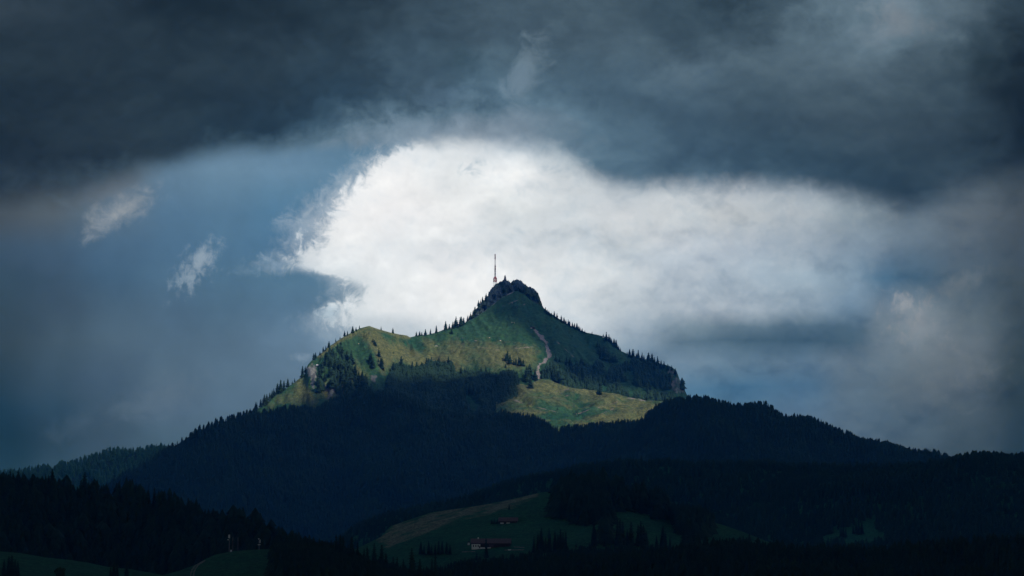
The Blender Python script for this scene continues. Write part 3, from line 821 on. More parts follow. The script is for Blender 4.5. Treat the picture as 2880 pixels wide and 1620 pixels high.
# ---- near dark hills
LH = [(-200, 1380, 3000), (0, 1384, 3000), (54, 1388, 3000), (109, 1388, 3000), (158, 1394, 3000), (217, 1408, 3000), (269, 1412, 3000), (326, 1414, 2990), (380, 1412, 2980), (408, 1418, 2960),
      (462, 1434, 2930), (511, 1450, 2900), (543, 1468, 2880), (598, 1484, 2850), (652, 1494, 2830), (700, 1506, 2800), (761, 1520, 2780), (791, 1536, 2760), (824, 1545, 2750), (900, 1575, 2700), (1000, 1620, 2650)]
left_hill = Hill('dark_hill', LH, 0.30, 20.0, rows(0, 520, 6), 6, M_floor, back=[250, 100, 40, 15], namp=2, nscale=40, seed=100)
BL = [(-300, 1548, 2350), (0, 1551, 2350), (54, 1555, 2350), (136, 1569, 2345), (190, 1574, 2340), (245, 1582, 2330), (299, 1594, 2320), (360, 1600, 2310), (430, 1612, 2300), (560, 1640, 2280)]
left_meadow = Hill('left_meadow', BL, 0.11, 10.0, rows(0, 330, 5), 6, M_meadow, back=[200, 80, 30, 10], namp=1, nscale=40, seed=110)
BM = [(380, 1634, 2080), (462, 1617, 2100), (509, 1604, 2120), (552, 1588, 2140), (577, 1573, 2150), (606, 1560, 2160), (645, 1552, 2170), (672, 1549, 2170), (726, 1545, 2170), (780, 1545, 2160), (802, 1549, 2150),
      (860, 1560, 2130), (940, 1580, 2110), (1040, 1610, 2080), (1150, 1650, 2050)]
TRK = [[(575, 1577), (558, 1588), (549, 1600), (545, 1612), (543, 1630)], [(568, 1577), (550, 1589), (541, 1601), (537, 1613), (534, 1630)]]
knoll = Hill('meadow_knoll', BM, 0.12, 14.0, rows(0, 260, 2.2), 3, M_meadow, back=[200, 80, 30, 12, 5], namp=0.8, nscale=35, seed=120,
             masks={'scree': lambda U, V, Sg, xw, Y: np.maximum.reduce([0.9 * sstep(2.6, 1.2, dist_line(U, V, p)) for p in TRK]),
                    'dry': lambda U, V, Sg, xw, Y: 0.25 * np.exp(-(dist_line(U, V, [(577, 1573), (645, 1553), (690, 1551)]) / 5) ** 2), 'rock': lambda U, V, Sg, xw, Y: 0 * U})
BR = [(1100, 1660, 2300), (1180, 1635, 2320), (1260, 1618, 2350), (1330, 1608, 2380), (1400, 1606, 2400), (1500, 1598, 2400), (1620, 1590, 2400), (1750, 1580, 2400), (1900, 1566, 2400), (2000, 1550, 2400),
      (2100, 1546, 2400), (2260, 1556, 2400), (2320, 1560, 2400), (2480, 1560, 2400), (2600, 1550, 2400), (2880, 1536, 2400), (3200, 1530, 2400)]
right_hill = Hill('wooded_rise', BR, 0.16, 20.0, rows(0, 420, 6), 7, M_floor, back=[200, 80, 30, 12], namp=2, nscale=40, seed=130)
# clearing on the wooded hill at the right
CLEAR = [(2305, 1512), (2345, 1496), (2362, 1486), (2400, 1478), (2428, 1466), (2462, 1456), (2464, 1490), (2490, 1502), (2490, 1530), (2440, 1536), (2305, 1530)]


# ------------------------------------------------------------------ trees
def conifer_np(rs, whorls, br, height=1.0, width=0.16, droop=0.35, core=6, skirt=0.04):
    """unit-height spruce crown: rings of drooping branch blades round a slim core"""
    v, f = [], []

    def tri(a, b, c):
        i = len(v)
        v.extend((a, b, c)); f.append((i, i + 1, i + 2))
    lean = rs.normal(0, 0.012, 2)
    for k in range(whorls):
        h = skirt + (1 - skirt) * (k + rs.random() * 0.5) / whorls
        R = width * (1 - h) ** 0.66 * (0.75 + 0.5 * rs.random()) + 0.008
        if rs.random() < 0.12:
            R *= 0.6
        a0 = rs.random() * 6.28
        for j in range(br):
            a = a0 + 6.283 * j / br + rs.normal(0, 0.15)
            r = R * (0.72 + 0.5 * rs.random())
            hw = 0.42 * r + 0.006
            ca, sa = math.cos(a), math.sin(a)
            top = h + 0.6 / whorls
            ox, oy = lean[0] * h, lean[1] * h
            tip = (ox + ca * r, oy + sa * r, h - droop * r)
            m1 = (ox + ca * r * 0.45 - sa * hw, oy + sa * r * 0.45 + ca * hw, h - 0.02)
            m2 = (ox + ca * r * 0.45 + sa * hw, oy + sa * r * 0.45 - ca * hw, h - 0.02)
            ap = (ox, oy, min(top, 1.0))
            tri(ap, m1, tip); tri(ap, tip, m2)
    for j in range(core):
        a, b = 6.283 * j / core, 6.283 * (j + 1) / core
        tri((width * .62 * math.cos(a), width * .62 * math.sin(a), skirt), (width * .62 * math.cos(b), width * .62 * math.sin(b), skirt), (lean[0], lean[1], 1.0))
    return np.array(v, float), np.array(f, int)


def simple_np(rs, tiers=4, sides=6, width=0.17, taper=0.66):
    """light forest spruce: stacked ragged skirts"""
    v, f = [], []
    for k in range(tiers):
        z0 = 0.03 + 0.88 * k / tiers
        R = width * (1 - z0) ** taper * (0.85 + 0.3 * rs.random())
        zt = min(1.0, z0 + 1.75 / tiers) if k < tiers - 1 else 1.0
        a0 = rs.random() * 6.28
        i = len(v)
        v.append((0, 0, zt))
        for j in range(sides):
            r = R * (0.65 + 0.6 * rs.random())
            a = a0 + 6.283 * j / sides
            v.append((r * math.cos(a), r * math.sin(a), z0 - 0.05 * rs.random()))
        for j in range(sides):
            f.append((i, i + 1 + j, i + 1 + (j + 1) % sides))
    return np.array(v, float), np.array(f, int)


rs = np.random.default_rng(3)
FAR_T = [conifer_np(rs, 11, 6, width=w) for w in (0.22, 0.24, 0.27, 0.29, 0.32, 0.25)]
NEAR_T = [conifer_np(rs, 20, 8, width=w, core=8, skirt=0.07) for w in (0.14, 0.16, 0.17, 0.19, 0.21, 0.23)]
SIMPLE_T = [simple_np(rs, 4, 6, w) for w in (0.19, 0.22, 0.24, 0.27, 0.30, 0.33)] + [simple_np(rs, 4, 7, w, 0.36) for w in (0.30, 0.36)]


def forest(name, pts, hmin, hmax, label, group=None, sets=None, mat=None):
    """one wooded slope that reads as a single mass"""
    sets = sets or SIMPLE_T
    V, Fc, off = [], [], 0
    n = len(pts)
    kind = rng.integers(0, len(sets), n)
    h = hmin + (hmax - hmin) * rng.random(n) ** 1.4
    h *= 1.0 + 0.22 * fbm(pts[:, 0] / 45, pts[:, 1] / 45, 2, 77)
    a = rng.random(n) * 6.283
    for k in range(len(sets)):
        bv, bf = sets[k]
        i = np.where(kind == k)[0]
        if not len(i):
            continue
        ca, sa = np.cos(a[i])[:, None], np.sin(a[i])[:, None]
        wd = (0.85 + 0.4 * rng.random(len(i)))[:, None]
        x = (bv[None, :, 0] * ca - bv[None, :, 1] * sa) * h[i][:, None] * wd + pts[i, 0][:, None]
        y = (bv[None, :, 0] * sa + bv[None, :, 1] * ca) * h[i][:, None] * wd + pts[i, 1][:, None]
        z = bv[None, :, 2] * h[i][:, None] + pts[i, 2][:, None] - 0.6
        V.append(np.stack([x, y, z], -1).reshape(-1, 3))
        fi = (bf[None] + (np.arange(len(i)) * len(bv))[:, None, None] + off).reshape(-1, 3)
        Fc.append(fi)
        off += len(i) * len(bv)
    o = mesh_np(name, np.concatenate(V), np.concatenate(Fc), mat or M_wood, smooth=False)
    tag(o, label, 'forest', group, 'stuff')
    return o


def dens(hill, per_px, **kw):
    return hill.scatter(per_px, **kw)


yes = lambda U, V: np.ones(U.shape, bool)
forest('conifer_forest', forest_hill.scatter(62000, lambda U, V: (V < 1540) & ~((np.abs(U - 1330) < 14) & (V > 1095) & (V < 1165) & (U + 0.2 * V > 1540))), 9, 16,
       'dense navy blue spruce forest covering the big hill in front of the peak')
forest('conifer_forest', far_ridge.scatter(7000, lambda U, V: (U < 560) & (V < 1420)), 11, 18, 'faint teal spruce forest on the low far ridge at left', mat=M_ridge)
forest('conifer_forest', mid_hill.scatter(40000, lambda U, V: (V < 1580) & ~in_poly(U, V, CLEAR)), 9, 15, 'dark spruce forest on the hill behind the farm meadow and at right edge')
forest('conifer_forest', left_hill.scatter(3600, lambda U, V: (V < 1640)), 13, 22, 'almost black spruce forest on the near hill at lower left')
forest('conifer_forest', right_hill.scatter(9000, yes), 6, 11, 'black spruce forest along the bottom right edge of the photo')
knoll_wood = [(770, 1552), (800, 1545), (1200, 1640), (1160, 1680), (775, 1640), (762, 1600), (766, 1580)]
forest('conifer_forest', knoll.scatter(5200, lambda U, V: in_poly(U, V, knoll_wood), vmax=1700), 9, 15, 'black wood on the right flank of the small meadow knoll')
# woods on the mountain itself
W1 = [(1085, 1110), (1095, 1060), (1112, 1040), (1160, 1048), (1215, 1028), (1270, 1035), (1285, 1062), (1310, 1052), (1370, 1062), (1400, 1068), (1425, 1052), (1455, 1060), (1462, 1090), (1450, 1170), (1420, 1215), (1100, 1200)]
GLADE = [(1312, 1108), (1330, 1112), (1342, 1132), (1364, 1152), (1345, 1160), (1330, 1182), (1316, 1176), (1320, 1150), (1306, 1140)]
W2 = [(1520, 1090), (1526, 1048), (1556, 1030), (1600, 1042), (1640, 1022), (1672, 990), (1700, 988), (1728, 1015), (1770, 1012), (1820, 1026), (1850, 1034), (1885, 1044), (1925, 1100), (1900, 1135), (1600, 1120)]
W3 = [(898, 1060), (915, 1005), (950, 985), (990, 1010), (1010, 1045), (1040, 1080), (1075, 1110), (960, 1120), (930, 1090), (890, 1105)]
forest('conifer_wood', mountain.scatter(60000, lambda U, V: in_poly(U, V, W1) & ~in_poly(U, V, GLADE)), 14, 24, 'blue green spruce wood below the pasture in the middle of the mountain', sets=SIMPLE_T)
forest('conifer_wood', mountain.scatter(30000, lambda U, V: in_poly(U, V, W2) & (fbm(U / 34, V / 24, 3, 12) > -0.30 + 0.5 * (V < 1035))), 14, 24, 'dark spruce wood on the right flank under the peak')
forest('conifer_wood', mountain.scatter(15000, lambda U, V: in_poly(U, V, W3) & (fbm(U / 26, V / 30, 3, 14) > -0.12)), 14, 24, 'spruce wood clinging to the pale cliffs below the grassy knob')
G6 = [(1890, 1450), (1925, 1456), (1960, 1464), (2000, 1478), (2010, 1500), (1950, 1522), (1905, 1500)]
G7 = [(1690, 1486), (1716, 1492), (1714, 1530), (1692, 1530)]
G1 = [(1553, 1452), (1568, 1398), (1580, 1388), (1640, 1385), (1700, 1392), (1712, 1440), (1718, 1474), (1690, 1476), (1620, 1478), (1600, 1467)]
G2 = [(1715, 1395), (1745, 1392), (1768, 1415), (1765, 1438), (1725, 1440)]
G3 = [(1780, 1410), (1812, 1402), (1818, 1440), (1800, 1448), (1775, 1430)]
G4 = [(1822, 1430), (1850, 1422), (1880, 1436), (1888, 1460), (1840, 1462)]
forest('conifer_grove', house_hill.scatter(26000, lambda U, V: in_poly(U + 9 * fbm(U / 14, V / 14, 2, 51), V + 7 * fbm(U / 12, V / 12, 2, 52), G1)), 14, 24, 'large dark spruce grove on the farm meadow right of the upper farmhouse')
forest('conifer_grove', house_hill.scatter(22000, lambda U, V: in_poly(U, V, G2) | in_poly(U, V, G3) | in_poly(U, V, G4) | in_poly(U, V, G6) | in_poly(U, V, G7)), 13, 20, 'smaller spruce groves right of the large grove on the farm meadow')
G5 = [(1240, 1610), (1270, 1596), (1300, 1588), (1330, 1580), (1420, 1582), (1500, 1564), (1600, 1556), (1700, 1548), (1850, 1545), (2000, 1536), (2110, 1520), (2110, 1600), (1270, 1610)]
forest('tree_belt', house_hill.scatter(16000, lambda U, V: in_poly(U, V, G5)), 4, 8, 'dark belt of trees along the lower edge of the farm meadow')

# ---- individual trees
ORD = ['first', 'second', 'third', 'fourth', 'fifth', 'sixth', 'seventh', 'eighth', 'ninth', 'tenth', 'eleventh', 'twelfth', 'thirteenth', 'fourteenth', 'fifteenth', 'sixteenth']
far_meshes, near_crowns, near_trunks = [], [], []


def tri_mesh(name, v, f, mat):
    me = bpy.data.meshes.new(name)
    me.from_pydata(v.tolist(), [], f.tolist())
    me.materials.append(mat)
    return me


for bv, bf in FAR_T:
    far_meshes.append(tri_mesh('spruce_tree', bv, bf, M_needle))


def trunk_np(h=0.75, r0=0.016, r1=0.004, n=7):
    v, f = [], []
    for k, (z, r) in enumerate(((-0.02, r0 * 1.35), (0.04, r0), (h * 0.5, r0 * 0.6), (h, r1))):
        for j in range(n):
            v.append((r * math.cos(6.283 * j / n), r * math.sin(6.283 * j / n), z))
    for k in range(3):
        for j in range(n):
            a, b = k * n + j, k * n + (j + 1) % n
            f.append((a, b, b + n)); f.append((a, b + n, a + n))
    return np.array(v), np.array(f)


tv, tf = trunk_np()
TRUNK = tri_mesh('trunk', tv, tf, M_bark)
for bv, bf in NEAR_T:
    near_crowns.append(tri_mesh('crown', bv, bf, M_needle))
n_tree = [0]


def far_tree(p, h, label, group):
    o = bpy.data.objects.new('spruce_tree', far_meshes[n_tree[0] % 6])
    n_tree[0] += 1
    COL.objects.link(o)
    o.location = p - Vector((0, 0, 0.03 * h))
    h *= 1.08
    o.scale = (h * random.uniform(1.1, 1.5), h * random.uniform(1.1, 1.5), h)
    o.rotation_euler = (0, 0, random.random() * 6.28)
    tag(o, label, 'tree', group)
    return o


def near_tree(p, h, label, group, wide=1.0):
    e = bpy.data.objects.new('spruce_tree', None)
    COL.objects.link(e)
    e.location = p
    e.rotation_euler = (0, 0, random.random() * 6.28)
    tag(e, label, 'tree', group)
    for nm, me in (('crown', near_crowns[n_tree[0] % 6]), ('trunk', TRUNK)):
        c_ = bpy.data.objects.new(nm, me)
        COL.objects.link(c_)
        c_.parent = e
        c_.scale = (h * wide, h * wide, h)
    n_tree[0] += 1
    return e


def cluster(hill, items, desc, group, near=False, wide=1.0, noun='spruce', hs=1.0):
    """items: (u, v of the foot, height in photo pixels). Each gets a label of its own, counted from the left"""
    items = sorted(items)
    if len(items) > 5:       # uneven growth
        items = sorted((u + random.uniform(-2, 2), v, hp * random.uniform(0.68, 1.14)) for u, v, hp in items)
    hmax = max(i[2] for i in items)
    for k, (u, v, hp) in enumerate(items):
        p = hill.at(u, v)
        h = hp * hs * p.y / F
        if len(items) == 1:
            lab = desc
        else:
            size = 'tallest' if hp == hmax and sum(1 for i in items if i[2] == hmax) == 1 else None
            lab = f"{ORD[k]} {noun} from left, {desc}"
            if size:
                lab = f"tallest {noun}, {desc}"
        (near_tree if near else far_tree)(p, h, lab, group, *([wide] if near else []))


GM = 'spruces on the open mountain slopes'
cluster(mountain, [(994, 935, 20), (1003, 930, 15), (1011, 924, 9), (969, 946, 19), (979, 943, 13), (956, 952, 11), (945, 961, 13)], 'skyline row just left of the grassy knob', GM)
cluster(mountain, [(926, 976, 15), (909, 989, 15), (915, 985, 13), (882, 1010, 18), (888, 1006, 14), (899, 998, 13), (852, 1060, 31), (859, 1047, 22)], 'skyline row above the pale cliff', GM)
cluster(mountain, [(926, 1001, 38), (948, 982, 24), (960, 969, 13), (936, 1020, 32), (986, 1021, 34), (976, 1008, 26), (962, 1000, 30), (940, 1005, 28), (918, 1022, 36)], 'dark clump under the left skyline', GM)
cluster(mountain, [(908, 1046, 40), (900, 1062, 42), (893, 1085, 40), (897, 1102, 36), (916, 1070, 36), (930, 1060, 34), (945, 1050, 36), (912, 1098, 30)], 'clump standing before the pale cliff', GM)
cluster(mountain, [(960, 1045, 34), (972, 1060, 36), (985, 1050, 36), (950, 1078, 34), (966, 1082, 34), (998, 1062, 32), (1008, 1080, 34), (1020, 1068, 28), (1015, 1095, 30), (1034, 1092, 26)], 'open clump right of the pale cliff', GM)
cluster(mountain, [(1038, 1019, 32), (1044, 1022, 28), (1049, 1036, 34), (1052, 1030, 30), (1064, 1002, 22), (1070, 1034, 30), (1075, 1037, 34), (1066, 1018, 10)], 'group on the grass below the knob', GM)
cluster(mountain, [(1049, 962, 12), (1053, 968, 13), (1057, 973, 13)], 'tiny dark streak high on the knob', GM)
cluster(mountain, [(1106, 994, 6)], 'tiny lone spruce on the dry grass right of the knob', GM)
cluster(mountain, [(1072, 928, 10)], 'small lone spruce on the skyline right of the grassy knob', GM)
cluster(mountain, [(1105, 937, 15)], 'broad lone spruce on the skyline halfway from knob to saddle', GM)
cluster(mountain, [(1172, 945, 16), (1179, 944, 14), (1186, 943, 9), (1195, 943, 20), (1210, 941, 18), (1227, 936, 21)], 'spaced row on the saddle skyline', GM)
cluster(mountain, [(1252, 928, 23), (1263, 926, 20), (1272, 924, 17), (1282, 921, 27), (1292, 918, 24), (1299, 914, 27), (1304, 911, 22), (1257, 927, 16), (1287, 920, 20)], 'dense row left of the rocky summit', GM)
cluster(mountain, [(1270, 939, 17)], 'lone spruce on the grass below the dense row near summit', GM)
cluster(crag, [(1315, 904, 17), (1324, 899, 21), (1331, 894, 20), (1320, 902, 14)], 'cluster at the foot of the crag', GM)
cluster(crag, [(1336, 880, 18), (1346, 860, 16), (1351, 856, 13), (1357, 851, 17), (1367, 843, 18)], 'steep row climbing the crag edge', GM)
cluster(mountain, [(1535, 879, 18), (1541, 884, 17), (1551, 889, 15), (1546, 886, 13), (1559, 893, 16), (1568, 898, 16), (1579, 905, 19), (1585, 908, 18)], 'upper half of the skyline row right of the summit', GM)
cluster(mountain, [(1592, 912, 17), (1602, 918, 20), (1608, 921, 18), (1616, 924, 22), (1623, 927, 21), (1631, 931, 20), (1638, 935, 18), (1645, 938, 13), (1597, 915, 15), (1627, 929, 16)], 'lower half of the skyline row right of the summit', GM)
cluster(mountain, [(1665, 940, 7)], 'tiny lone spruce on the skyline between two rows', GM)
cluster(mountain, [(1698, 947, 10), (1707, 957, 22), (1713, 962, 22), (1720, 967, 22), (1726, 973, 20), (1733, 979, 25), (1739, 984, 17), (1744, 988, 13), (1716, 965, 17)], 'short row on the right shoulder skyline', GM)
cluster(mountain, [(1764, 997, 10), (1772, 1004, 21), (1781, 1007, 22), (1788, 1010, 24), (1795, 1013, 27), (1803, 1016, 27), (1812, 1019, 26), (1819, 1020, 26)], 'left half of the low right skyline row', GM)
cluster(mountain, [(1826, 1022, 27), (1833, 1024, 27), (1842, 1027, 26), (1851, 1031, 25), (1859, 1034, 26), (1868, 1034, 22), (1880, 1038, 20), (1888, 1042, 18), (1898, 1052, 20)], 'right half of the low right skyline row', GM)
cluster(mountain, [(1680, 977, 24), (1688, 985, 26), (1685, 994, 22), (1697, 1003, 24), (1691, 1010, 22), (1703, 1012, 20)], 'dark clump on the green right face', GM)
cluster(mountain, [(1561, 1016, 27), (1572, 1018, 17), (1566, 1019, 14), (1594, 1027, 28), (1601, 1029, 24), (1606, 1031, 22), (1575, 1039, 15)], 'loose group right of the scree trail', GM)
cluster(mountain, [(1532, 1062, 34), (1539, 1058, 38), (1547, 1060, 36), (1555, 1066, 38), (1563, 1070, 34), (1572, 1074, 34)], 'tight clump at the foot of the scree trail', GM)
cluster(mountain, [(1490, 1058, 34), (1481, 1070, 40), (1486, 1066, 36), (1505, 1068, 30)], 'slim group left of the scree trail', GM)
cluster(spur, [(1492, 1090, 32)], 'slim spruce on the crest of the sunlit spur meadow', GM)
cluster(mountain, [(1422, 1016, 27), (1428, 1013, 25), (1435, 1023, 24), (1445, 1026, 21), (1452, 1027, 25), (1459, 1027, 22), (1466, 1027, 23), (1473, 1028, 15), (1420, 1034, 14), (1405, 1041, 9)], 'clump in the middle of the pasture', GM)
cluster(spur, [(1686, 1109, 20), (1681, 1108, 14), (1691, 1110, 12)], 'little clump on the spur meadow crest', GM)
cluster(spur, [(1430, 1112, 30), (1437, 1116, 15)], 'pair at the left tip of the spur meadow', GM)
cluster(spur, [(1568, 1153, 8)], 'tiny lone bush shaped spruce in the middle of the spur meadow', GM)
cluster(mountain, [(704, 1150, 16), (717, 1146, 22), (723, 1144, 19), (734, 1142, 27), (745, 1136, 29), (749, 1134, 26), (757, 1126, 31)], 'lower half of the sloping row at the mountain left foot', GM)
cluster(mountain, [(764, 1120, 28), (773, 1113, 33), (780, 1108, 37), (787, 1104, 33), (797, 1096, 31), (811, 1087, 33), (822, 1079, 9), (829, 1073, 14)], 'upper half of the sloping row at the mountain left foot', GM)
# edge of the wood against the bright pasture
cluster(mountain, [(1105, 1056, 33), (1114, 1048, 28), (1127, 1034, 30), (1134, 1040, 26), (1141, 1044, 24), (1160, 1046, 26), (1171, 1044, 24)], 'left stretch of wood edge under the dry pasture', GM)
cluster(mountain, [(1186, 1036, 24), (1199, 1030, 26), (1207, 1028, 28), (1214, 1028, 26), (1229, 1032, 24), (1236, 1032, 26), (1250, 1036, 26), (1262, 1038, 30), (1269, 1040, 30)], 'middle stretch of wood edge under the dry pasture', GM)
cluster(mountain, [(1279, 1058, 24), (1296, 1052, 24), (1304, 1054, 25), (1313, 1056, 20), (1332, 1064, 22), (1355, 1060, 25), (1367, 1060, 27), (1376, 1062, 22), (1395, 1068, 20)], 'right stretch of wood edge under the dry pasture', GM)

GH = 'spruces round the farmhouses'
cluster(house_hill, [(1181, 1559, 34), (1186, 1560, 40), (1193, 1561, 36), (1205, 1561, 37), (1214, 1562, 42), (1224, 1561, 46), (1235, 1560, 47), (1245, 1560, 45), (1256, 1560, 53), (1265, 1560, 40)], 'clump left of the lower farmhouse', GH, True, 1.25)
cluster(house_hill, [(1368, 1572, 60)], 'tall lone spruce standing in front of the long lower farmhouse', GH, True, 1.15)
cluster(house_hill, [(1500, 1556, 66), (1510, 1557, 66), (1518, 1556, 58), (1525, 1557, 70), (1533, 1556, 64), (1544, 1557, 72), (1549, 1556, 50)], 'tight clump right of the lower farmhouse', GH, True)
cluster(house_hill, [(1561, 1556, 66), (1569, 1557, 58), (1576, 1557, 70), (1584, 1556, 60), (1591, 1557, 66)], 'second tight clump right of the lower farmhouse', GH, True)
cluster(house_hill, [(1670, 1535, 68), (1675, 1538, 50), (1665, 1538, 40)], 'slim group below the large grove', GH, True)
cluster(house_hill, [(1620, 1540, 14), (1658, 1542, 18), (1700, 1538, 26)], 'row of small trees below the large grove', GH, True, 1.5)
cluster(house_hill, [(1737, 1538, 76), (1743, 1540, 84), (1752, 1538, 72), (1775, 1536, 68), (1764, 1538, 50)], 'tall group at the right end of the meadow', GH, True, 1.1)
cluster(house_hill, [(1795, 1538, 64), (1803, 1538, 74), (1811, 1538, 62), (1817, 1538, 46)], 'dense pyramid group at the right end of the meadow', GH, True, 1.5)
cluster(house_hill, [(1847, 1544, 38), (1865, 1540, 62), (1873, 1542, 46), (1884, 1545, 38)], 'loose group near the right meadow tip', GH, True, 1.2)
cluster(house_hill, [(1925, 1535, 62), (1932, 1535, 58), (1939, 1535, 64), (1951, 1535, 58), (1963, 1535, 48)], 'dark group closing the right meadow tip', GH, True, 1.4)
cluster(house_hill, [(1432, 1434, 15)], 'small dark tree below the dry band above the upper farmhouse', GH, True, 1.8)
cluster(house_hill, [(1340, 1577, 24), (1350, 1577, 14)], 'pair of small trees below the lower farmhouse', GH, True, 1.7)
cluster(house_hill, [(1436, 1577, 20), (1424, 1578, 13)], 'pair of small trees below the right end of the lower farmhouse', GH, True, 1.7)

GL = 'black spruces on the near left ridge'
lh = [(27, 1327), (49, 1320), (82, 1334), (114, 1325), (136, 1329), (147, 1325), (152, 1330), (171, 1333), (179, 1342), (197, 1340), (228, 1328), (236, 1333), (247, 1340), (258, 1345), (274, 1360),
      (292, 1359), (307, 1363), (329, 1359), (350, 1362), (367, 1364), (383, 1357), (389, 1359), (405, 1364), (416, 1370), (435, 1373), (448, 1378), (467, 1385), (497, 1395), (527, 1400), (533, 1404),
      (554, 1416), (587, 1431), (610, 1438), (647, 1442), (670, 1452), (700, 1459), (725, 1466), (761, 1473), (791, 1484), (824, 1496)]
for nm, a, b in (('far left end of the black ridge', 0, 190), ('black ridge below the low far hill', 190, 300), ('middle of the black ridge', 300, 440), ('falling part of the black ridge', 440, 600), ('right end of the black ridge', 600, 900)):
    its = []
    for u, v in lh:
        if a <= u < b:
            base = float(np.interp(u, [p[0] for p in LH], [p[1] for p in LH])) + 2
            its.append((u, base, base - v))
    cluster(left_hill, its, nm, GL, True, 1.2)
GK = 'black spruces on the near wooded knoll'
kn = [(855, 1513), (881, 1505), (897, 1514), (916, 1517), (930, 1496), (936, 1503), (957, 1499), (963, 1505), (979, 1510), (1008, 1509), (1025, 1513), (1036, 1524), (1052, 1530), (1074, 1532),
      (1086, 1534), (1105, 1536), (1116, 1543), (1137, 1548), (1158, 1553), (1166, 1565), (1180, 1575), (1217, 1562), (1226, 1564), (820, 1522), (838, 1518), (868, 1512), (948, 1508), (990, 1512)]
for nm, a, b in (('left part of the knoll wood', 800, 920), ('highest part of the knoll wood', 920, 1030), ('right falling part of the knoll wood', 1030, 1300)):
    its = []
    for u, v in kn:
        if a <= u < b:
            base = float(np.interp(u, [p[0] for p in BM], [p[1] for p in BM])) + 4
            its.append((u, base, max(base - v, 24)))
    cluster(knoll, its, nm, GK, True, 1.1)
GB = 'trees on the dark meadow at lower left'
cluster(left_meadow, [(10, 1642, 70), (24, 1640, 76), (33, 1642, 80), (51, 1640, 62), (42, 1640, 66)], 'clump in the bottom left corner', GB, True, 1.35)
cluster(left_meadow, [(310, 1640, 46), (319, 1640, 66), (328, 1641, 58)], 'group at the right edge of the dark lower left meadow', GB, True, 1.3)
cluster(left_meadow, [(356, 1640, 64)], 'single slim spruce between the lower left meadow and dark wood', GB, True, 1.1)


def leaf_tree(p, h, label, group):
    """round broadleaf tree: trunk with limbs and a crown of many leaf clumps"""
    e = bpy.data.objects.new('broadleaf_tree', None)
    COL.objects.link(e)
    e.location = p
    tag(e, label, 'tree', group)
    r_ = np.random.default_rng(5)
    n = 900
    d = r_.normal(size=(n, 3)); d /= np.linalg.norm(d, axis=1)[:, None]
    rr = 0.36 * (0.45 + 0.55 * r_.random(n) ** 0.5) * (1 + 0.25 * fbm(d[:, 0] * 2 + 3, d[:, 2] * 2, 2, 6))
    cpt = d * rr[:, None] * np.array([1, 1, 1.05]) + np.array([0, 0, 0.60])
    vs, fs = [], []
    for q_ in cpt:
        a_ = r_.normal(size=3); a_ /= np.linalg.norm(a_)
        b_ = np.cross(a_, r_.normal(size=3)); b_ /= np.linalg.norm(b_)
        s_ = 0.030 + 0.03 * r_.random()
        i = len(vs)
        vs += [q_ - a_ * s_, q_ + b_ * s_ * .7, q_ + a_ * s_, q_ - b_ * s_ * .7]
        fs += [(i, i + 1, i + 2), (i, i + 2, i + 3)]
    me = tri_mesh('crown', np.array(vs), np.array(fs), M_leaf)
    for nm, m_ in (('crown', me), ('trunk', TRUNK)):
        o = bpy.data.objects.new(nm, m_)
        COL.objects.link(o); o.parent = e
        o.scale = (h, h, h) if nm == 'crown' else (h * 2, h * 2, h * 0.9)
    return e


p = left_meadow.at(168, 1634)
leaf_tree(p, 40 * p.y / F, 'round broadleaf tree alone on the dark lower left meadow', GB)
# trees in front of the clearing at the right
cluster(mid_hill, [(2366, 1512, 32), (2373, 1513, 36), (2379, 1512, 28)], 'narrow group dividing the small clearing at right', 'spruces at the right clearing', True, 1.2)
cluster(mid_hill, [(2400, 1502, 26), (2408, 1504, 36), (2416, 1504, 38), (2424, 1502, 34)], 'wider group inside the small clearing at right', 'spruces at the right clearing', True, 1.3)


# ------------------------------------------------------------------ built things
class MB:
    def __init__(self):
        self.bm = bmesh.new()

    def box(self, x0, x1, y0, y1, z0, z1):
        vs = [self.bm.verts.new(c_) for c_ in ((x0, y0, z0), (x1, y0, z0), (x1, y1, z0), (x0, y1, z0), (x0, y0, z1), (x1, y0, z1), (x1, y1, z1), (x0, y1, z1))]
        for f in ((0, 3, 2, 1), (4, 5, 6, 7), (0, 1, 5, 4), (1, 2, 6, 5), (2, 3, 7, 6), (3, 0, 4, 7)):
            self.bm.faces.new([vs[i] for i in f])
        return self

    def bar(self, a, b, r, r2=None, n=8):
        a, b = Vector(a), Vector(b)
        r2 = r if r2 is None else r2
        d = (b - a).normalized()
        q = d.to_track_quat('Z', 'Y')
        A, B = [], []
        for j in range(n):
            o = Vector((math.cos(6.2832 * j / n), math.sin(6.2832 * j / n), 0))
            A.append(self.bm.verts.new(a + q @ (o * r))); B.append(self.bm.verts.new(b + q @ (o * r2)))
        for j in range(n):
            k = (j + 1) % n
            self.bm.faces.new((A[j], A[k], B[k], B[j]))
        self.bm.faces.new(A[::-1]); self.bm.faces.new(B)
        return self

    def prism(self, prof, x0, x1):
        """profile in (y, z) extruded along x"""
        A = [self.bm.verts.new((x0, y, z)) for y, z in prof]
        B = [self.bm.verts.new((x1, y, z)) for y, z in prof]
        n = len(prof)
        for i in range(n):
            k = (i + 1) % n
            self.bm.faces.new((A[i], A[k], B[k], B[i]))
        self.bm.faces.new(A[::-1]); self.bm.faces.new(B)
        return self

    def build(self, name, mat, parent=None):
        bmesh.ops.recalc_face_normals(self.bm, faces=self.bm.faces[:])
        me = bpy.data.meshes.new(name)
        self.bm.to_mesh(me); self.bm.free()
        me.materials.append(mat)
        o = bpy.data.objects.new(name, me)
        COL.objects.link(o)
        if parent: o.parent = parent
        return o


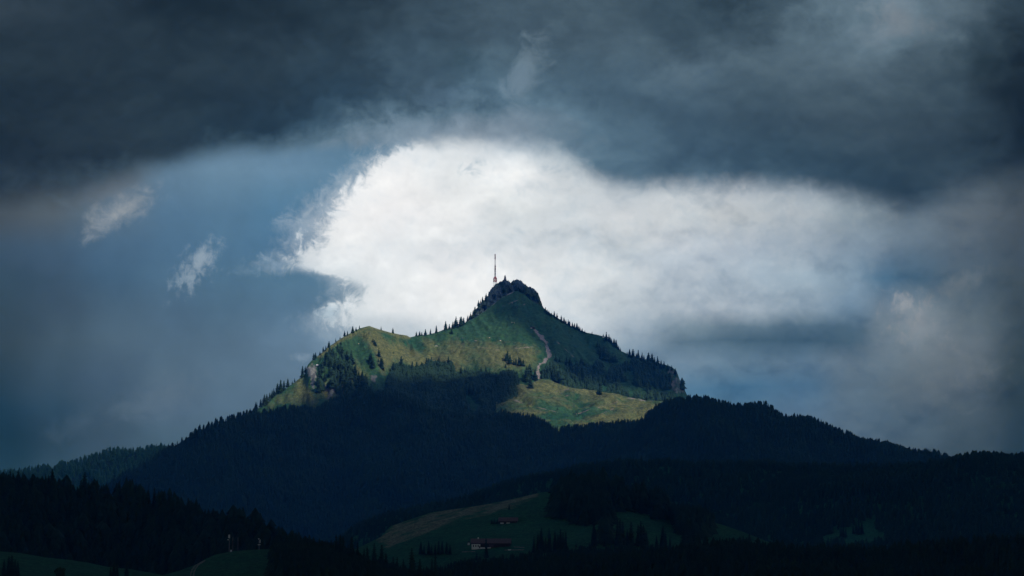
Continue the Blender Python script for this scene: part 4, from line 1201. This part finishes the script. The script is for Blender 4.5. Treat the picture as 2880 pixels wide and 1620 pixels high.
def empty(name, loc, label, cat, group=None, rz=0.0):
    e = bpy.data.objects.new(name, None)
    COL.objects.link(e)
    e.location = loc
    e.rotation_euler = (0, 0, rz)
    return tag(e, label, cat, group)


def gable_roof(L, D, eave, ridge, th=0.35, over=1.0):
    """two roof slabs, ridge along x"""
    k = (ridge - eave) / (D / 2)
    yo = D / 2 + over
    zo = eave - over * k
    return MB().prism([(-yo, zo), (0, ridge), (yo, zo), (yo, zo + th), (0, ridge + th * 1.1), (-yo, zo + th)], -L / 2 - over, L / 2 + over)


# lower farmhouse: long dark barn with a white house end at the left
p = house_hill.at(1381, 1541)
mpp = p.y / F
L = 108 * mpp
fh = empty('farmhouse', p + Vector((0, 5, 0)), 'long lower farmhouse with dull red roof and white plastered left end', 'farmhouse', 'farmhouses on the meadow', math.radians(-1.5))
D = 12.0
MB().prism([(-D / 2, -1.5), (-D / 2, 4.6), (0, 8.1), (D / 2, 4.6), (D / 2, -1.5)], -L / 2 + 8.2, L / 2).build('barn_wall', M_timber, fh)
MB().prism([(-D / 2 - 0.05, -1.5), (-D / 2 - 0.05, 3.4), (D / 2, 3.4), (D / 2, -1.5)], -L / 2, -L / 2 + 8.2).build('house_wall', M_plaster, fh)
MB().prism([(-D / 2 - 0.25, 3.4), (-D / 2 - 0.25, 4.6), (0, 8.1), (D / 2 + .25, 4.6), (D / 2 + .25, 3.4)], -L / 2 - 0.4, -L / 2 + 8.2).build('gable_boarding', M_timber, fh)
rf = gable_roof(L, D, 4.75, 8.5).build('roof', M_roof, fh)
MB().box(-L / 2 + 5.5, -L / 2 + 6.6, -0.6, 0.5, 8.0, 10.0).build('chimney', M_plaster, rf)
for wx in (1.2, 3.4, 5.6):
    w_ = MB().box(-L / 2 + wx, -L / 2 + wx + 1.1, -D / 2 - 0.16, -D / 2 + .1, 1.1, 2.6).build('window', M_glass, fh)
    fr = MB()
    x0, x1 = -L / 2 + wx - .12, -L / 2 + wx + 1.22
    fr.box(x0, x1, -D / 2 - .2, -D / 2 - .06, 2.6, 2.74).box(x0, x1, -D / 2 - .24, -D / 2 - .06, 0.94, 1.1)
    fr.build('window_frame', M_timber, w_)
MB().box(-L / 2 + 7.0, -L / 2 + 8.0, -D / 2 - .17, -D / 2 + .1, -0.4, 1.9).build('door', M_timber, fh)
MB().box(-L / 2 + 8.3, -L / 2 + 18, -D / 2 - 0.22, -D / 2 + .1, -1.2, 0.55).build('plinth', M_plaster, fh)
MB().box(L / 2 - 12.5, L / 2 - 4.5, -D / 2 - 0.22, -D / 2 + .1, -1.2, 0.25).build('plinth', M_plaster, fh)
MB().box(L / 2 - 20, L / 2 - 15.5, -D / 2 - 0.12, -D / 2 + .1, -0.6, 3.4).build('barn_door', M_dark, fh)

# white shed left of it
p = house_hill.at(1318, 1534)
sh_ = empty('shed', p + Vector((0, 4, 0)), 'tiny white shed at the left end of the long farmhouse', 'shed')
MB().prism([(-1.6, -0.6), (-1.6, 2.6), (0, 3.6), (1.6, 2.6), (1.6, -0.6)], -0.9, 0.9).build('wall', M_plaster, sh_)
gable_roof(1.8, 3.2, 2.7, 3.8, 0.15, 0.2).build('roof', M_timber, sh_)

# upper farmhouse
p = house_hill.at(1430, 1472)
L2 = 50 * p.y / F
f2 = empty('farmhouse', p + Vector((0, 4.5, 0)), 'shorter upper farmhouse with red roof and pale patches of wall', 'farmhouse', 'farmhouses on the meadow', math.radians(-4))
D2 = 9.5
MB().prism([(-D2 / 2, -1.2), (-D2 / 2, 2.4), (0, 5.0), (D2 / 2, 2.4), (D2 / 2, -1.2)], -L2 / 2, L2 / 2).build('wall', M_timber, f2)
rf2 = gable_roof(L2, D2, 2.55, 5.7, 0.3, 0.9).build('roof', M_roof, f2)
MB().box(2.2, 3.0, -0.4, 0.4, 5.4, 6.6).build('chimney', M_stone, rf2)
for x0, x1 in ((-7.6, -4.4), (-1.6, 1.8)):
    MB().box(x0, x1, -D2 / 2 - .16, -D2 / 2 + .1, -0.9, 0.75).build('plaster_panel', M_plaster, f2)
for wx in (-6.4, -0.3, 4.2):
    MB().box(wx, wx + 0.9, -D2 / 2 - .14, -D2 / 2 + .1, 1.1, 2.0).build('window', M_glass, f2)
MB().box(6.4, 8.2, -D2 / 2 - .12, -D2 / 2 + .1, -0.8, 1.8).build('barn_door', M_dark, f2)
# dark trees and bush beside the upper farmhouse
cluster(house_hill, [(1383, 1473, 13), (1391, 1473, 15), (1399, 1473, 14)], 'low dark hedge row left of the upper farmhouse', GH, True, 2.6, 'bushy tree')
# white trough in the grass
p = house_hill.at(1433, 1548)
MB().box(-1.1, 1.1, -0.4, 0.4, -0.1, 0.9).box(-1.4, -1.1, -0.5, 0.5, -0.1, 1.1).box(1.1, 1.4, -0.5, 0.5, -0.1, 1.1).build('trough', M_plaster)
o = bpy.data.objects['trough']; o.location = p + Vector((0, 0, 0.15)); tag(o, 'small white trough in the grass below the long farmhouse', 'trough')

# hut on the mountain above the scree
p = mountain.at(1498, 924)
hut = empty('hut', p + Vector((0, 2.5, 0)), 'tiny hut with pale gable at the top of the scree trail', 'hut')
MB().prism([(-2.6, -2.5), (-2.6, 2.6), (0, 4.3), (2.6, 2.6), (2.6, -2.5)], -5.5, -1.0).build('pale_wall', M_plaster, hut)
MB().prism([(-2.6, -2.5), (-2.6, 2.6), (0, 4.3), (2.6, 2.6), (2.6, -2.5)], -1.0, 5.5).build('timber_wall', M_timber, hut)
gable_roof(11, 5.2, 2.7, 4.7, 0.3, 0.5).build('roof', M_timber, hut)
p = mountain.at(1697, 949)
hut = empty('hut', p + Vector((0, 1.5, 0)), 'tiny white hut on the right shoulder skyline', 'hut')
MB().prism([(-1.8, -2), (-1.8, 2.4), (0, 3.6), (1.8, 2.4), (1.8, -2)], -2.6, 2.6).build('wall', M_plaster, hut)
gable_roof(5.2, 3.6, 2.5, 3.9, 0.2, 0.3).build('roof', M_steel, hut)

# pale boulders
def boulder(p, sx, sy, sz, label, seed):
    bm = bmesh.new()
    bmesh.ops.create_icosphere(bm, subdivisions=2, radius=1)
    r_ = random.Random(seed)
    for v in bm.verts:
        k = 1 + r_.uniform(-0.22, 0.22)
        v.co = Vector((v.co.x * sx * k, v.co.y * sy * k, v.co.z * sz * k))
    me = bpy.data.meshes.new('boulder'); bm.to_mesh(me); bm.free()
    me.materials.append(M_pale)
    o = bpy.data.objects.new('boulder', me); COL.objects.link(o); o.location = p
    tag(o, label, 'boulder', 'pale boulders on the mountain grass')


for i, (u, v, sx, sz, lab) in enumerate([
        (1440, 907, 1.3, 1.0, 'left of two tiny white boulders on the green summit slope'), (1446, 908, 1.1, 0.9, 'right of two tiny white boulders on the green summit slope'),
        (1377, 950, 1.3, 0.9, 'small white boulder in the pasture left of the scree trail'), (1407, 958, 2.2, 1.2, 'white boulder pair like block nearest the middle pasture clump'),
        (1227, 974, 4.6, 1.5, 'flat pale rock slab on the grass below the saddle'), (893, 1028, 5.0, 3.0, 'bright white rock outcrop at the top of the pale cliff'),
        (1009, 967, 1.2, 1.2, 'tiny white boulder on the left face of the grassy knob')]):
    boulder(mountain.at(u, v), sx, sx * .8, sz, lab, i)
p = spur.at(1418, 1095)
boulder(p, 4.5, 4, 6.5, 'tall pale rock at the left tip of the spur meadow', 33)

# summit monument: slim stone pyramid on a base
pm = crag.at(1420.5, 789)
mon = empty('monument', pm, 'dark slim stone monument standing on the rocky summit', 'monument')
MB().box(-4.2, 4.2, -3.2, 3.2, -3, 1.2).build('base', M_stone, mon)
b_ = MB()
for (z0, w0, z1, w1) in ((1.0, 4.2, 5.5, 3.1), (5.5, 3.1, 10.5, 2.0), (10.5, 2.0, 12.8, 1.5), (12.8, 1.5, 14.6, 0.5)):
    b_.bar((0, 0, z0), (0, 0, z1), w0, w1, 8)
b_.build('shaft', M_stone, mon)
MB().box(-1.1, 1.1, -3.3, -2.4, 1.2, 3.4).build('plaque', M_dark, mon)

# red and white radio mast behind the summit
H = lambda v_: ray(1390, v_)[1] * 8660.0
zb = H(812.0)
xb = ray(1392.5, 790)[0] * 8660.0
mast = empty('radio_mast', (xb, 8660.0, zb), 'tall red and white lattice radio mast behind the rocky summit', 'radio mast')
k = 8660.0 / F
zz = lambda v_: H(v_) - zb
hw = 4.4 * k
for sx in (-1, 1):
    for sy in (-1, 1):
        MB().bar((sx * hw, sy * hw, -6), (sx * hw, sy * hw, zz(793)), 0.32, None, 6).build('leg', M_white, mast)
br_ = MB()
for sy in (-1, 1):
    for z0, z1 in ((0, zz(803)), (zz(803), zz(793))):
        br_.bar((-hw, sy * hw, z0), (hw, sy * hw, z1), 0.16, None, 5).bar((hw, sy * hw, z0), (-hw, sy * hw, z1), 0.16, None, 5)
br_.build('bracing', M_white, mast)
cg = MB()
z0, z1, z2 = zz(793), zz(783), zz(778)
for j in range(8):
    a = 6.2832 * j / 8
    x_, y_ = hw * 1.06 * math.cos(a), hw * 1.06 * math.sin(a)
    cg.bar((x_, y_, z0), (x_, y_, z1), 0.60, None, 6)
    cg.bar((x_, y_, z1), (x_ * .4, y_ * .4, z2), 0.60, None, 6)
for z_ in (z0, zz(788), z1):
    for j in range(16):
        a, b2 = 6.2832 * j / 16, 6.2832 * (j + 1) / 16
        r_ = hw * 1.1
        cg.bar((r_ * math.cos(a), r_ * math.sin(a), z_), (r_ * math.cos(b2), r_ * math.sin(b2), z_), 0.55, None, 5)
cg.bar((0, 0, z0), (0, 0, z2), 1.5, 1.1, 8)
cg.build('lattice_cage', M_red, mast)
for va, vb, ra, rb, m_ in [(778, 773, 1.5, 1.5, M_dark), (773, 768, 1.5, 1.5, M_steel), (768, 763, 1.45, 1.45, M_steel), (763, 759, 1.5, 1.6, M_steel), (759, 751, 1.8, 1.5, M_maroon),
                           (751, 744.5, 1.35, 1.2, M_maroon), (744.5, 737, 0.95, 0.9, M_steel), (737, 729.5, 0.95, 0.95, M_steel)]:
    MB().bar((0, 0, zz(va)), (0, 0, zz(vb)), ra, rb, 10).build('shaft_section', m_, mast)
# antenna panels round the middle of the shaft
for v_ in (770, 763.5, 756.5, 749):
    for a in (0.3, 2.4, 4.5):
        o = MB().box(-0.45, 0.45, -0.35, 0.35, -1.6, 1.6).build('antenna_panel', M_dark if v_ < 752 else M_steel, mast)
        o.location = (1.75 * math.cos(a), 1.75 * math.sin(a), zz(v_))
        o.rotation_euler = (0, 0, a)
MB().bar((0, 0, zz(730)), (0, 0, zz(714.5)), 1.45, 1.3, 10).build('antenna_cylinder', M_maroon, mast)

# mobile phone masts on the knoll
def phone_mast(u, vtop, vbase, label, pole_m, panels, dishes, yoff=8.0):
    p = knoll.at(u, 1549)
    y = p.y + yoff
    x, kk = ray(u, vtop)
    zt = float(kk * y); x = float(x * y)
    zb_ = min(p.z, float(ray(u, vbase)[1] * y)) - 3.0
    e = empty('phone_mast', (x, y, zb_), label, 'phone mast', 'phone masts on the knoll')
    Hh = zt - zb_
    s_ = y / F
    MB().bar((0, 0, 0), (0, 0, Hh), 0.36, 0.2, 10).build('pole', pole_m, e)
    for (du, dv, w_, h_, m_) in panels:
        o = MB().box(-w_ * s_ / 2, w_ * s_ / 2, -0.16, 0.16, -h_ * s_ / 2, h_ * s_ / 2).build('antenna_panel', m_, e)
        o.location = (du * s_, -0.45, Hh - dv * s_)
        MB().bar((du * s_ * 0.1, -0.1, Hh - dv * s_), (du * s_, -0.4, Hh - dv * s_), 0.06, None, 6).build('bracket', M_steel, e)
    for (du, dv, r_) in dishes:
        o = MB().bar((0, 0.12, 0), (0, -0.22, 0), r_ * s_, r_ * s_ * .85, 14).build('dish', M_white, e)
        o.location = (du * s_, -0.5, Hh - dv * s_)
    return e


phone_mast(645, 1503.5, 1549, 'taller grey phone mast with white panel at the track end', M_steel, [(-1.6, 5, 2.0, 9, M_white), (1.0, 5, 2.2, 10, M_white)], [(-3.2, 14.5, 1.5)])
phone_mast(729, 1514, 1548, 'shorter phone mast with bright panels on the knoll right of the first', M_steel, [(-0.4, 9, 3.2, 9, M_steel), (2.6, 8.5, 1.9, 9, M_white)], [(-1.2, 1.5, 1.8), (-2.2, 18, 1.5), (2.0, 18, 1.4)])
phone_mast(655, 1509, 1549, 'dim slim dark pole just right of the taller phone mast', M_dark, [(0, 7, 1.5, 11, M_steel)], [], 14.0)
phone_mast(669.5, 1511, 1549, 'dim slim dark pole furthest right of the taller phone mast', M_dark, [(0, 6, 1.9, 11, M_steel)], [], 14.0)
p = knoll.at(650, 1552)
y = p.y
cab = MB().box(-0.5, 0.5, -0.4, 0.4, -0.5, 1.0).box(-0.56, 0.56, -0.46, 0.46, 1.0, 1.08).build('equipment_cabinet', M_white)
cab.location = p + Vector((0, -0.5, 0.2)); tag(cab, 'small white equipment cabinet at the foot of the taller phone mast', 'cabinet')

# ------------------------------------------------------------------ unseen clouds added overhead to shade the foothills and summit
def cloud_slab(name, xs, ylo, yhi, m_, base, thick, seed, zref, taper, mat=None):
    """closed lumpy cloud; its outline is given by the ground it shades"""
    n = len(xs)
    kx, ky = SUN_DIR.x / SUN_DIR.z * (base - zref), SUN_DIR.y / SUN_DIR.z * (base - zref)
    w = np.linspace(0, 1, m_)
    w = w + 0.10 * np.sin(6.2832 * w) * -1.0
    XX = np.repeat(xs[:, None], m_, 1)
    YY = ylo[:, None] * (1 - w) + yhi[:, None] * w
    d = np.minimum.reduce([YY - ylo[:, None], yhi[:, None] - YY, np.minimum(XX - xs[0], xs[-1] - XX)])
    th = np.clip(d / taper, 0, 1)
    lo = base - thick * 0.15 * th + thick * 0.10 * fbm(XX / 1300, YY / 1300, 4, seed) * th
    up = base + thick * th + thick * 0.3 * fbm(XX / 1700, YY / 1700, 4, seed + 1) * th + 3
    XX = XX + kx
    YY = YY + ky
    v = np.concatenate([np.stack([XX, YY, lo], -1).reshape(-1, 3), np.stack([XX, YY, up], -1).reshape(-1, 3)])
    i = (np.arange(n - 1)[:, None] * m_ + np.arange(m_ - 1)[None, :])
    fl = np.stack([i, i + 1, i + m_ + 1, i + m_], -1).reshape(-1, 4)
    N = n * m_
    fu = np.stack([i, i + m_, i + m_ + 1, i + 1], -1).reshape(-1, 4) + N
    rim = np.concatenate([np.arange(n) * m_, (n - 1) * m_ + np.arange(1, m_), np.arange(n - 2, -1, -1) * m_ + m_ - 1, np.arange(m_ - 2, 0, -1)])
    r2 = np.roll(rim, -1)
    fr = np.stack([rim, r2, r2 + N, rim + N], -1)
    o = mesh_np(name, v, np.concatenate([fl, fu, fr]), mat or M_shade_cloud)
    tag(o, None, None, None, 'structure')


xs = np.concatenate([np.linspace(-9000, -1000, 50), np.linspace(-960, 900, 90), np.linspace(980, 9000, 50)])
edge = np.interp(xs, [-9000, -2000, -800, -560, -480, -330, -40, 30, 110, 450, 620, 2000, 9000], [8400, 8400, 8350, 7990, 8065, 8268, 8262, 7860, 7690, 7660, 7660, 7700, 7700])  # edge shaped so the pasture and spur meadow stay sunlit
edge = edge + 25 * fbm(xs / 260, xs * 0 + 1.5, 3, 203)
cloud_slab('shade_cloud', xs, np.full(xs.shape, 4300.0), edge, 50, 2600.0, 500.0, 200, 560.0, 900.0)
cloud_slab('shade_cloud', np.linspace(-9000, 9000, 80), np.full(80, -3500.0), np.full(80, 4700.0), 40, 2450.0, 900.0, 230, 560.0, 900.0, M_shade_cloud2)
xs = np.linspace(-190, 760, 80)
low = np.interp(xs, [-190, -130, -60, 60, 150, 240, 450, 760], [8780, 8620, 8510, 8400, 8270, 8190, 8170, 8170]) + 18 * fbm(xs / 120, xs * 0 + 4.5, 3, 213)
cloud_slab('shade_cloud', xs, low, np.full(xs.shape, 9000.0), 40, 2600.0, 160.0, 220, 760.0, 260.0)  # small added cloud out of view, shading the summit and right flank

# ------------------------------------------------------------------ haze
hz = MB().box(-10000, 10000, -2000, HAZE_FAR, -9, HAZE_TOP).build('haze', M_earth)
mh = bpy.data.materials.new('valley_haze')
mh.use_nodes = True
mh.node_tree.nodes.clear()
ho = mh.node_tree.nodes.new('ShaderNodeOutputMaterial')
hv = mh.node_tree.nodes.new('ShaderNodeVolumePrincipled')
hv.inputs['Color'].default_value = (*HAZE_COL, 1)
hv.inputs['Density'].default_value = HAZE_D
hv.inputs['Anisotropy'].default_value = 0.0
mh.node_tree.links.new(hv.outputs[0], ho.inputs['Volume'])
hz.data.materials.clear()
hz.data.materials.append(mh)
tag(hz, 'thin blue haze filling the valley in front of the mountain', 'haze', None, 'stuff')
